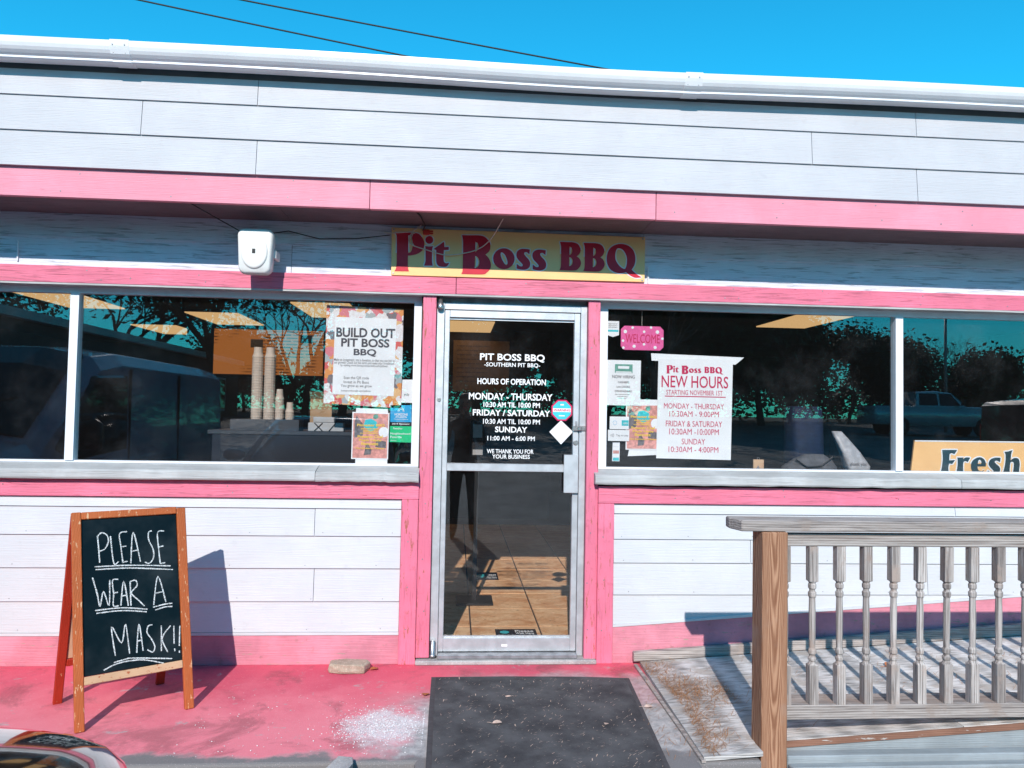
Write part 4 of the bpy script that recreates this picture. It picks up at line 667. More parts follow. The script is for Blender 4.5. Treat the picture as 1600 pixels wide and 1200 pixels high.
s_ = -1 if Nn.y > 0 else 1
Nn = Nn*s_
brd('side_rail', M['frame_wood'], -.036, .004, 0, .985, -.012, .014); brd('side_rail', M['frame_wood'], .434, .476, 0, .978, -.012, .014)
brd('top_rail', M['frame_wood'], .005, .433, .950, .984, -.010, .012); brd('bottom_rail', M['frame_bare'], .005, .433, .196, .232, -.010, .012)
bo = brd('chalkboard', M['board'], .005, .433, .233, .949, -.006, .002)
for st in CHALK:
    m = MB(); pts = smooth_path(st, 5) if len(st) > 2 else st; vs = []; fs = []
    for i, (a, b_) in enumerate(pts):
        q0, q1 = pts[max(i-1, 0)], pts[min(i+1, len(pts)-1)]; t = Vector((q1[0]-q0[0], q1[1]-q0[1])).normalized(); w = .0028*(.75+.4*random.random())
        for sg_ in (-1, 1): vs.append(tuple(LF + U*(a - t.y*w*sg_) + Vv*(b_ + t.x*w*sg_) + Nn*.0032))
        if i: fs.append((2*i-2, 2*i-1, 2*i+1, 2*i))
    m.add(vs, fs).build('chalk_stroke', M['chalk'], bo)
LBk, RBk = LF+BK, RF+BK; V2 = (-BK*.5 + Vector((0, 0, .955))).normalized(); N2 = (Nn*-1).reflect(Vector((0, 0, 1))); N2 = U.cross(V2).normalized(); N2 = N2 if N2.y > 0 else -N2
for a, b_ in ((-.036, .004), (.434, .476)): brd('back_leg', M['frame_red'], a, b_, 0, .972, -.012, .012, LBk, V2, N2)
brd('back_rail', M['frame_red'], .005, .433, .195, .232, -.010, .010, LBk, V2, N2); brd('back_panel', M['hardboard'], .005, .433, .233, .95, -.003, .004, LBk, V2, N2)
c0 = LF + BK*.1 + U*.22; MB().tube([tuple(LF + U*(.155 + .10*i/10) + BK*(.2+.5*i/10) + Vector((0, 0, .20 - .055*math.sin(math.pi*i/10)))) for i in range(11)], .002, 5).build('stay_cord', M['red_plastic'], ab)
# ------------------------------------------------------------------ doormat
dm = thing('doormat', 'worn charcoal doormat in front of the glass door', 'doormat'); mq = [(-.103, -.252), (.30, -.248), (.72, -.262), (.995, -.290), (.965, -.75), (.925, -1.337), (.905, -1.62), (-.088, -1.62), (-.093, -1.302), (-.10, -.8)]
MB().xy(mq, .002, .008).build('rubber_edge', M['mat_edge'], dm); cx = .45; MB().xy([(cx+(a-cx)*.955, -.93+(b_+.93)*.975) for a, b_ in mq], .0085, .0125).build('pile', M['mat'], dm)
# ------------------------------------------------------------------ wooden ramp and railing
zd = lambda x: .022 + .060*(x-1.1)
rp = thing('wooden_ramp', 'worn grey plywood access ramp rising to the right beside the wall', 'ramp')
def deck(pts, name='deck_panel'):
    n = len(pts); return MB().add([(x, y, zd(x)) for x, y in pts] + [(x, y, zd(x)-.018) for x, y in pts], [tuple(range(n)), tuple(range(2*n-1, n-1, -1))] + [(i, (i+1) % n, n+(i+1) % n, n+i) for i in range(n)]).build(name, M['plywood'], rp)
deck([(1.115, -.06), (2.32, -.06), (2.32, -1.19), (1.350, -1.19), (1.350, -1.285), (1.088, -1.29)]); deck([(2.323, -.06), (3.9, -.06), (3.9, -1.19), (2.323, -1.19)]); deck([(3.903, -.06), (6.0, -.06), (6.0, -1.19), (3.903, -1.19)])
MB().xz([(1.468, zd(1.468)-.004), (6, zd(6)-.004), (6, zd(6)-.034), (1.468, zd(1.468)-.030)], -1.199, -1.1905).build('deck_edge', M['ramp_edge'], rp)
MB().xz([(1.468, zd(1.468)-.031), (6, zd(6)-.035), (6, -.1), (1.468, -.1)], -1.189, -1.17).build('skirt_board', M['ramp_skirt'], rp)
part('kick_timber', M['ramp_skirt'], rp, (1.470, 6, -1.262, -1.200, -.13, .006), bevel=.005); part('kick_timber', M['ramp_skirt'], rp, (1.470, 6, -1.31, -1.264, -.13, -.022), bevel=.005)
MB().xz([(1.078, zd(1.1)-.001), (6, zd(6)+.001), (6, zd(6)+.085), (1.078, zd(1.1)+.052)], -.058, -.02).build('curb_board', M['grey_wood'], rp, bevel=.003)
MB().yz([(-.07, .001), (-.07, .012), (-1.30, .012), (-1.30, .001)], 1.075, 1.094).build('edge_strip', M['grey_wood'], rp)
rl = thing('wooden_railing', 'weathered grey railing with turned balusters and brown corner post on the ramp', 'railing')
part('post', M['brown_wood'], rl, (1.352, 1.467, -1.262, -1.147, -.10, .972), bevel=.004)
MB().xy([(1.235, -1.165), (1.262, -1.255), (6, -1.255), (6, -1.11), (1.24, -1.11)], .974, 1.022).build('handrail', M['grey_wood'], rl, bevel=.005)
part('top_rail', M['dark_rail'], rl, (1.4675, 6, -1.222, -1.184, .905, .962), bevel=.003); part('bottom_rail', M['grey_wood'], rl, (1.4675, 6, -1.226, -1.09, .146, .209), bevel=.003)
part('post', M['grey_wood_z'], rl, (4.2, 4.3, -1.18, -1.09, -.1, .972), bevel=.004)
def ring_sq(h, z): return [(a*h, b_*h, z) for a, b_ in [(1, 0), (1, .45), (1, 1), (.45, 1), (0, 1), (-.45, 1), (-1, 1), (-1, .45), (-1, 0), (-1, -.45), (-1, -1), (-.45, -1), (0, -1), (.45, -1), (1, -1), (1, -.45)]]
def ring_ci(r, z): return [(r*math.cos(2*math.pi*i/16), r*math.sin(2*math.pi*i/16), z) for i in range(16)]
z_ = .2095
bl = MB().loft([ring_sq(.0198, 0), ring_sq(.0198, .174-.004), ring_ci(.0165, .178), ring_ci(.0140, .186), ring_ci(.0175, .193), ring_ci(.0180, .202), ring_ci(.0135, .208), ring_ci(.0125, .214), ring_ci(.0175, .221), ring_ci(.0178, .236), ring_ci(.0130, .246), ring_ci(.0140, .30), ring_ci(.0150, .40), ring_ci(.0132, .466), ring_ci(.0172, .474), ring_ci(.0178, .490), ring_ci(.0125, .497), ring_ci(.0125, .504), ring_ci(.0175, .510), ring_ci(.0178, .525), ring_ci(.0140, .531), ring_ci(.0165, .536), ring_sq(.0198, .541), ring_sq(.0198, .695)]).mesh('baluster', M['grey_wood_z'])
for i in range(24):
    x = 1.482 + .1247*i
    if 4.17 < x < 4.33: continue
    o = bpy.data.objects.new('baluster', bl); COL.objects.link(o); o.parent = rl; o.location = (x, -1.203, z_); o.rotation_euler = (random.uniform(-.009, .009), random.uniform(-.009, .009), random.choice((0, 1, 2, 3))*math.pi/2 + random.uniform(-.07, .07))
# ------------------------------------------------------------------ small things on the ground
def rough_block(name, pts, z0, z1, mat, label, cat, jit=.004):
    m = MB(); n = len(pts); rng = random.Random(3)
    cx = sum(a for a, b_ in pts)/n; cy = sum(b_ for a, b_ in pts)/n
    rings = [[(cx+(a-cx)*k+rng.uniform(-jit, jit), cy+(b_-cy)*k+rng.uniform(-jit, jit), z+rng.uniform(-jit, jit)*.6) for a, b_ in pts] for k, z in ((.97, z0), (1.0, z0+(z1-z0)*.35), (.99, z0+(z1-z0)*.8), (.92, z1))]
    return tag(m.loft(rings).build(name, mat, None, bevel=.004, seg=2), label, cat)
rough_block('paver_stone', [(-.685, -.075), (-.60, -.055), (-.47, -.075), (-.455, -.11), (-.48, -.175), (-.60, -.185), (-.68, -.16)], .001, .052, M['stone'], 'buff cracked paver stone lying on the walkway against the pink base', 'stone')
rough_block('concrete_block', [(-.545, -1.50), (-.46, -1.245), (-.40, -1.265), (-.385, -1.31), (-.46, -1.55)], -.099, .03, M['concrete'], 'broken grey concrete block at the edge of the walkway', 'block', .009)
def scatter(name, label, cat, mat, n, pos, size, z=.003, asp=.35, parent=None, tilt=.35):
    m = MB(); rng = random.Random(hash(name) % 1000 if False else len(name)*31)
    for i in range(n):
        x, y = pos(rng); zz = z(x) if callable(z) else z; L = size*rng.uniform(.5, 1.4); a = rng.uniform(0, 6.28) if asp > .2 else rng.gauss(.1, .8); w = L*asp; dx, dy = math.cos(a), math.sin(a); t = rng.uniform(-tilt, tilt)*L
        m.add([(x-dx*L/2-dy*w/2, y-dy*L/2+dx*w/2, zz), (x+dx*L/2-dy*w/2, y+dy*L/2+dx*w/2, zz+abs(t)), (x+dx*L/2+dy*w/2, y+dy*L/2-dx*w/2, zz+abs(t)+w*.3), (x-dx*L/2+dy*w/2, y-dy*L/2-dx*w/2, zz+w*.2)], [(0, 1, 2, 3)])
    return tag(m.build(name, mat), label, cat, kind='stuff')
def salt(r):
    if r.random() < .93: return (min(-.12, r.gauss(-.31, .11)), max(-1.22, min(-.55, r.gauss(-.88, .095))))
    return (r.uniform(-1.2, -.13), r.uniform(-1.2, -.45))
scatter('salt_flakes', 'white salt flakes spilled on the pink walkway left of the mat', 'salt', M['flakes'], 2600, salt, .005, asp=.6)
scatter('mat_litter', 'tiny pale plant bits littering the charcoal doormat', 'litter', M['leaf'], 900, lambda r: (r.uniform(-.06, .90), r.uniform(-1.5, -.28)), .012, z=.0132, asp=.16)
def straw(r):
    q = r.random()
    if q < .5: y = -.07 - 1.2*r.random(); return (1.11 + abs(r.gauss(0, .085)) + .05*max(0, math.sin((-y-.2)*3.2)), y)
    if q < .75: return (1.16 + r.random()*.30, r.gauss(-.56, .10))
    return (r.uniform(1.15, 3.2), r.uniform(-1.1, -.10))
scatter('pine_straw', 'brown pine straw drifted on the lower end of the ramp', 'pine straw', M['needles'], 3000, straw, .05, z=lambda x: zd(x)+.003, asp=.03, tilt=.22)
scatter('walkway_needles', 'loose pine needles scattered between the mat and the ramp', 'pine straw', M['needles'], 260, lambda r: (r.uniform(.93, 1.08), r.uniform(-1.25, -.1)), .045, z=.003, asp=.03)
def leaf(x, y, z, s, rz, mat, label):
    m = MB(); rings = []
    n = 7; vs = []; fs = []
    for i in range(n):
        t = i/(n-1); w = s*.42*math.sin(math.pi*min(.97, t*.92+.04))**.8; zz = s*.09*math.sin(t*2.6+rz)
        vs += [(s*(t-.5), -w, zz+w*.12), (s*(t-.5), 0, zz), (s*(t-.5), w, zz+w*.12)]
        if i: fs += [(3*i-3, 3*i-2, 3*i+1, 3*i), (3*i-2, 3*i-1, 3*i+2, 3*i+1)]
    m.add(vs, fs); m.tube([(-s*.5, 0, 0), (-s*.8, s*.05, .004), (-s*1.05, s*.16, .003)], s*.018, 4)
    o = m.build('dry_leaf', mat, None, True); o.location = (x, y, z+s*.10); o.rotation_euler.z = rz; tag(o, label, 'leaf', 'fallen leaves')
leaf(.225, -.90, .013, .045, .1, M['leaf'], 'pale curled leaf lying in the middle of the doormat'); leaf(.74, -.92, .013, .028, 1.2, M['leaf'], 'small pale leaf near the right side of the doormat'); leaf(.30, -.56, .013, .03, 2.9, M['leaf'], 'small pale leaf near the top of the doormat')
leaf(-.43, -.11, .002, .05, .6, M['leaf_red'], 'rust coloured leaf beside the paver stone'); leaf(-.125, -.50, .002, .05, 1.5, M['leaf_red'], 'rust leaf at the left edge of the doormat'); leaf(1.00, -.70, .002, .045, .2, M['leaf'], 'pale leaf on the strip between doormat and ramp')
leaf(2.45, -.40, zd(2.45)-.006, .075, .5, M['leaf_red'], 'big rust leaf on the ramp behind the balusters')
# ------------------------------------------------------------------ interior things seen through the glass
for lab, x, y in [('ceiling light panel nearest the left window edge', -4.05, 3.7), ('far ceiling light panel beyond the left mullion', -4.1, 6.6), ('ceiling light panel above the menu board', -2.85, 5.05), ('ceiling light panel partly behind the BUILD OUT poster', -1.42, 3.98), ('ceiling light panel seen at the top of the door glass', .15, 5.2), ('ceiling light panel behind the right window', 3.9, 3.75)]:
    t = thing('ceiling_light', 'warm ' + lab, 'light', (x, y, 2.56), 0, 'ceiling light panels'); part('diffuser', M['troffer'], t, (-.30, .30, -.6, .6, .0, .012)); part('frame', M['inner_ceiling'], t, (-.32, .32, -.62, .62, .013, .04))
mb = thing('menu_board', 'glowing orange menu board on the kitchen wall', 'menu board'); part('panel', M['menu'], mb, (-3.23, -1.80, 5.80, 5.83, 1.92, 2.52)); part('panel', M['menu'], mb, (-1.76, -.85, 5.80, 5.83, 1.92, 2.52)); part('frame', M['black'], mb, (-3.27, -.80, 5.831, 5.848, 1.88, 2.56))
for a, b_ in ((-2.75, 2.28), (-2.1, 2.35), (-1.35, 2.2)): part('picture', M['ink_gray'], mb, (a, a+.16, 5.795, 5.799, b_, b_+.11))
mb2 = thing('menu_poster', 'dim paper menu on the inner wall behind the door', 'menu board'); part('sheet', M['carton'], mb2, (-.05, .72, 5.83, 5.848, 1.75, 2.45))
for i in range(9): text_box('smoked plates and sides menu', (.0, .35+.2*random.random(), 2.36-.06*i, 2.385-.06*i), 5.828, M['ink_dark'], mb2, 0)
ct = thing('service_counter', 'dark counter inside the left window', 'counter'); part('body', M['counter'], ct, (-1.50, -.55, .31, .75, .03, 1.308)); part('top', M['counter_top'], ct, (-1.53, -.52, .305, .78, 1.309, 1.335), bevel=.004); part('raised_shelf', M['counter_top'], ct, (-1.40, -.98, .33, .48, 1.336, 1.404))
def cups(name, label, x, y, z, n, r=.035):
    prof = []
    for i in range(n): zz = z + i*.0165; prof += [(r*.93, zz), (r*.97, zz+.011), (r*1.03, zz+.012), (r*1.03, zz+.0155)]
    prof += [(r*.8, z+n*.0165+.02), (r*.72, z+n*.0165+.06)]
    return tag(MB().lathe(prof, 14, (x, y)).build(name, M['foam'], None, False), label, 'cups', 'cup stacks on the counter')
cups('cup_stack', 'left one of two tall foam cup stacks on the counter', -1.260, .40, 1.405, 24); cups('cup_stack', 'right one of two tall foam cup stacks on the counter', -1.183, .40, 1.405, 24); cups('cup_stack', 'short foam cup stack beside the tall stacks', -1.118, .40, 1.405, 8, .027); cups('cup_stack', 'lowest foam cup stack nearest the cardboard box', -1.055, .41, 1.405, 3, .027)
cb = thing('cardboard_box', 'small open cardboard box on the counter beside the BUILD OUT poster', 'box'); part('body', M['carton'], cb, (-.925, -.79, .40, .53, 1.3355, 1.54)); MB().add([(-.925, .40, 1.54), (-.79, .40, 1.54), (-.79, .35, 1.585), (-.925, .35, 1.585), (-.925, .403, 1.54), (-.79, .403, 1.54), (-.79, .353, 1.585), (-.925, .353, 1.585)], [(0, 1, 2, 3), (7, 6, 5, 4), (0, 4, 5, 1), (1, 5, 6, 2), (2, 6, 7, 3), (3, 7, 4, 0)]).build('flap', M['carton'], cb)
nb = thing('napkin_box', 'grey box with black crossed straps on the counter', 'box'); part('body', M['tray'], nb, (-.92, -.70, .315, .39, 1.3355, 1.39), bevel=.004); part('lid', M['tray'], nb, (-.89, -.76, .32, .385, 1.391, 1.425), bevel=.004)
for a, b_ in ((-.88, -.83), (-.83, -.88), (-.79, -.75)): MB().tube([(a, .312, 1.338), (b_, .312, 1.388)], .003, 4).build('strap', M['black'], nb)
sn = thing('sanitizer_stand', 'black hand sanitizer dispenser on a stand behind the door', 'dispenser'); part('dispenser', M['black'], sn, (.115, .225, 1.25, 1.35, 1.13, 1.42), bevel=.015); part('window', M['tray'], sn, (.135, .205, 1.244, 1.249, 1.28, 1.38)); part('drip_label', M['tray'], sn, (.135, .21, 1.244, 1.249, 1.15, 1.19)); part('pole', M['black'], sn, (.155, .185, 1.30, 1.33, .05, 1.13)); part('base', M['black'], sn, (.03, .31, 1.18, 1.45, .033, .05), bevel=.005)
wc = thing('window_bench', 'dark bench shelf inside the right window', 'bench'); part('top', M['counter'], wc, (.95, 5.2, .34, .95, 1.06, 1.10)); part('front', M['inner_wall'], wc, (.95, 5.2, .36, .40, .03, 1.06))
def soft(name, label, cat, mat, sections, parts=None):
    rings = []
    for (cx, cy, z, rx, ry, ph) in sections: rings.append([(cx + rx*(1+.07*math.sin(3*a+ph))*math.copysign(abs(math.cos(a))**.6, math.cos(a)), cy + ry*math.copysign(abs(math.sin(a))**.6, math.sin(a)), z) for a in [2*math.pi*i/20 for i in range(20)]])
    t = thing(name, label, cat); MB().loft(rings).build('body', mat, t, True); return t
t = soft('delivery_bag', 'navy insulated bag standing on the bench inside the right window', 'bag', M['navy'], [(2.40, .55, 1.101, .12, .09, 0), (2.40, .55, 1.2, .125, .095, .3), (2.395, .55, 1.45, .12, .09, .8), (2.39, .55, 1.54, .115, .085, 1), (2.39, .55, 1.555, .10, .05, 1)])
MB().tube([(2.33+.1*i/8, .46, 1.5+.06*math.sin(math.pi*i/8)) for i in range(9)], .006, 5).build('handle', M['black'], t); text_box('SAVE', (2.33, 2.47, 1.17, 1.22), .452, M['ink_gray'], t, .02)
t = soft('cloth_sack', 'slumped grey sack in front of the navy bag', 'bag', M['sack'], [(2.36, .40, 1.101, .19, .05, 0), (2.36, .40, 1.15, .185, .05, 1), (2.38, .41, 1.20, .13, .04, 2), (2.40, .42, 1.235, .06, .025, 3)]); MB().tube([(2.25, .355, 1.20), (2.32, .345, 1.15), (2.42, .345, 1.16), (2.5, .355, 1.22)], .006, 5).build('seam', M['black'], t)
t = soft('plastic_bag', 'crumpled pale plastic bag leaning beside the navy bag', 'bag', M['bag'], [(2.70, .40, 1.101, .075, .045, 0), (2.69, .40, 1.16, .085, .05, 1), (2.65, .42, 1.25, .065, .045, 2), (2.60, .44, 1.34, .045, .035, 3), (2.575, .45, 1.39, .03, .02, 4)]); text_box('thank you', (2.62, 2.73, 1.16, 1.19), .345, M['ink_gray'], t, 0)
for lab, (x0, x1, y0, y1) in (('black Please Wait Here decal on the tiles just inside the door', (.29, .56, .43, .57)), ('black floor decal farther back on the lit tiles', (.20, .40, 2.05, 2.35))):
    t = thing('floor_decal', lab, 'decal', (x0, y0, .0335), 0, 'floor decals'); part('sheet', M['counter'], t, (0, x1-x0, 0, y1-y0, 0, .0015))
    for s, a, b_ in (('Please', .5, .8), ('Wait Here', .15, .45)):
        o = text_box(s, (0, (x1-x0)*.45, 0, (y1-y0)*.3), 0, M['vinyl'], t, .01); o.rotation_euler.x = R(-90); o.location = ((x1-x0)*.48, (y1-y0)*a, .0025)
    MB().lathe([((y1-y0)*.22, .0018), ((y1-y0)*.22, .0026)], 14, ((x1-x0)*.22, (y1-y0)*.5)).build('foot_mark', M['ink_teal'], t)

# ------------------------------------------------------------------ power lines behind the roof
def cable(name, label, a, b_, sagm):
    a, b_ = Vector(a), Vector(b_); return tag(MB().tube([tuple(a.lerp(b_, i/24) - Vector((0, 0, sagm*math.sin(math.pi*i/24)))) for i in range(25)], .018, 5).build(name, M['wire_dark'], None, True), label, 'cable')
def ext(p, q, k0, k1): p, q = Vector(p), Vector(q); return tuple(p+(q-p)*k0), tuple(p+(q-p)*k1)
a, b_ = ext((-6.8, 11.5, 10.03), (-1.0, 11.5, 9.10), -1.6, 2.6); cable('power_line', 'left one of two dark power lines above the roof', a, b_, .1)
a, b_ = ext((-4.66, 11.5, 10.15), (3.15, 11.5, 9.07), -1.4, 2.2); cable('power_line', 'right one of two dark power lines above the roof', a, b_, .1)

# ------------------------------------------------------------------ vehicles on the lot (the windows mirror them)
def wheel(parent, x, y, r, w, sx):
    wl = MB().lathe([(r*.62, x-sx*w), (r*.95, x-sx*w), (r, x-sx*w*.85), (r, x-sx*w*.15), (r*.95, x), (r*.64, x), (r*.6, x-sx*.02)], 20, (y, r), 'x').build('wheel', M['rubber'], parent, True)
    m = MB(); m.lathe([(r*.60, x-sx*.06), (r*.60, x-sx*.02), (r*.16, x-sx*.015), (r*.14, x-sx*.005)], 20, (y, r), 'x'); m.build('rim', M['rim'], wl, True)
def halfring(y, pts): return [(x, y, z) for x, z in pts] + [(-x, y, z) for x, z in pts[::-1] if x > 1e-6]
def sedan():
    t = thing('parked_car', 'glossy black car parked nose in at the left of the walkway', 'car', (-1.46, -2.47, -.10))
    body = [(-4.62, .62, .45, .66, .80, .86), (-4.55, .80, .30, .62, .90, .98), (-4.2, .88, .22, .55, .95, 1.06), (-3.4, .90, .20, .55, .95, 1.0), (-1.5, .90, .20, .55, .94, 1.04), (-1.1, .90, .20, .54, .93, 1.03), (-.7, .885, .20, .53, .89, .985), (-.38, .85, .21, .52, .83, .925), (-.20, .78, .22, .50, .78, .865), (-.08, .66, .24, .48, .70, .79), (-.01, .50, .28, .46, .62, .69), (.02, .38, .34, .46, .56, .60)]
    rings = [halfring(y, [(0, zb_), (w*.9, zb_), (w, zm), (w*.985, (zm+zs)/2), (w*.95, zs), (w*.82, zs+(zh-zs)*.62), (w*.5, zh-.012), (0, zh)]) for y, w, zb_, zm, zs, zh in body]
    MB().loft(rings).build('body', M['black_paint'], t, True, sub=1)
    cab = [(-1.15, .80, .70, .97, .99), (-1.45, .80, .66, .97, 1.18), (-1.95, .79, .62, .97, 1.42), (-2.5, .79, .61, .97, 1.47), (-3.2, .79, .60, .97, 1.45), (-3.75, .78, .60, .97, 1.30), (-4.2, .74, .62, .97, 1.04)]
    MB().loft([halfring(y, [(0, zb_), (wb, zb_), (wb*.97, zb_+(zt-zb_)*.4), (wt, zt-.03), (wt*.7, zt), (0, zt+.01)]) for y, wb, wt, zb_, zt in cab]).build('cabin_glass', M['auto_glass'], t, True)
    MB().loft([halfring(y, [(0, zt-.04), (w, zt-.04), (w, zt-.005), (w*.8, zt+.012), (0, zt+.022)]) for y, w, zt in [(-1.90, .60, 1.41), (-2.1, .625, 1.455), (-2.5, .63, 1.475), (-3.2, .62, 1.455), (-3.4, .60, 1.42)]]).build('roof', M['black_paint'], t, True)
    for sx in (-1, 1):
        MB().tube([(sx*.79, -1.16, .98), (sx*.70, -1.6, 1.26), (sx*.615, -1.98, 1.44)], .03, 6).build('pillar', M['black_paint'], t, True); MB().tube([(sx*.60, -3.3, 1.44), (sx*.66, -3.8, 1.27), (sx*.74, -4.2, 1.03)], .04, 6).build('pillar', M['black_paint'], t, True)
        MB().loft([[(sx*(.90+d), -1.42+.06*math.cos(a)*k, 1.06+.065*math.sin(a)*k) for a in [2*math.pi*i/10 for i in range(10)]] for d, k in ((-.06, .4), (0, .9), (.12, 1), (.17, .6))]).build('mirror', M['black_paint'], t, True)
        MB().loft([[(sx*(.52+.20*s), -.07-.17*s+.012*(1-2*abs(s-.5)), z) for z in (.585+.03*s, .66+.05*s)] + [(sx*(.52+.20*s), -.12-.17*s, z) for z in (.67+.05*s, .585+.03*s)] for s in (0, .33, .66, 1.0)]).build('headlight', M['lamp_glass'], t)
        for y in (-.88, -3.6): wheel(t, sx*.89, y, .33, .21, sx)
    part('grille', M['alu_dark'], t, (-.34, .34, .0, .028, .36, .50)); part('number_plate', M['paper'], t, (-.15, .15, -4.645, -4.63, .62, .75))
    return t
sedan()
def van(paint, label, loc, rz=0.0):
    t = thing('delivery_van', label, 'van', loc, rz)
    st = [(-5.45, .93, .45, 1.0, 1.85, 1.96), (-5.40, .99, .30, 1.1, 1.93, 2.06), (-4.8, 1.0, .28, 1.1, 1.95, 2.10), (-2.4, 1.0, .28, 1.1, 1.95, 2.11), (-1.95, 1.0, .28, 1.1, 1.88, 2.06), (-1.6, .995, .28, 1.1, 1.66, 1.88), (-1.0, .985, .28, 1.0, 1.16, 1.32), (-.55, .97, .28, .95, 1.10, 1.22), (-.18, .93, .28, .80, 1.00, 1.10), (-.04, .84, .30, .70, .86, .94), (.02, .70, .36, .62, .72, .78)]
    MB().loft([halfring(y, [(0, zb_), (w*.95, zb_), (w, zm*.6), (w, zm), (w*.97, zs), (w*.88, zs+(zt-zs)*.7), (w*.5, zt), (0, zt+.01)]) for y, w, zb_, zm, zs, zt in st]).build('body', M[paint], t, False, bevel=.03, seg=2)
    vs = []
    for y, w, zs, zt in ((-1.04, .985, 1.19, 1.355), (-1.3, .99, 1.42, 1.60), (-1.6, .995, 1.68, 1.90), (-1.9, 1.0, 1.86, 2.055)):
        for d in (.016, -.03):
            vs += [(sx*w, y+.6*d, z+d) for sx, z in ((-.84, zs+(zt-zs)*.72), (-.5, zt), (.5, zt), (.84, zs+(zt-zs)*.72))]
    fs = []
    for i in range(3):
        for j in range(3): fs += [(8*i+j, 8*i+j+1, 8*i+8+j+1, 8*i+8+j), (8*i+4+j, 8*i+12+j, 8*i+12+j+1, 8*i+4+j+1)]
        fs += [(8*i, 8*i+8, 8*i+12, 8*i+4), (8*i+3, 8*i+7, 8*i+15, 8*i+11)]
    fs += [(0, 4, 5, 1), (1, 5, 6, 2), (2, 6, 7, 3), (24, 25, 29, 28), (25, 26, 30, 29), (26, 27, 31, 30)]
    MB().add(vs, fs).build('windshield', M['auto_glass'], t)
    for sx in (-1, 1): MB().tube([(sx*.25, -1.02, 1.37), (sx*.35, -1.2, 1.53), (sx*.62, -1.32, 1.63)], .012, 4).build('wiper', M['black'], t)
    for sx in (-1, 1):
        MB().yz([(-1.22, 1.22), (-1.82, 1.83), (-2.45, 1.86), (-2.48, 1.15), (-1.5, 1.10)], sx*.90, sx*1.004).build('side_window', M['auto_glass'], t, bevel=.02)
        for y in (-2.52, -3.8): MB().box(sx*.98, sx*1.005, y-.008, y+.008, .45, 1.92).build('door_seam', M['black'], t)
        MB().box(sx*.98, sx*1.012, -5.3, -1.0, .70, .76).build('rub_strip', M['black'], t); MB().box(sx*.98, sx*1.02, -2.40, -2.22, 1.02, 1.06).build('handle', M['black'], t)
        MB().loft([[(sx*(1.0+d), -1.35+.06*math.cos(a)*k, 1.32+.15*math.sin(a)*k) for a in [2*math.pi*i/10 for i in range(10)]] for d, k in ((-.04, .3), (.08, .8), (.22, 1), (.27, .7))]).build('mirror', M['black'], t, True)
        MB().loft([[(sx*(.55+.34*s), .0-.26*s*s, z) for z in (.72+.06*s, .92+.10*s)] + [(sx*(.55+.34*s), -.1-.26*s*s, z) for z in (.93+.1*s, .72+.06*s)] for s in (0, .33, .66, 1.0)]).build('headlight', M['lamp_glass'], t)
        MB().box(sx*.86, sx*.965, -5.46, -5.42, 1.0, 1.5).build('tail_light', M['tail'], t)
        for y in (-.95, -4.3): wheel(t, sx*.985, y, .35, .22, sx)
    part('bumper', M['black'], t, (-.86, .86, -.05, .05, .30, .55), bevel=.03); part('grille', M['black'], t, (-.5, .5, .0, .035, .60, .74), bevel=.01)
    return t
van('white_paint', 'slate blue delivery van mirrored in the left windows', (-4.12, -.35, -.10))
van('maroon_paint', 'dark maroon van mirrored at the far right edge of the right window', (13.4, -7.0, -.10))
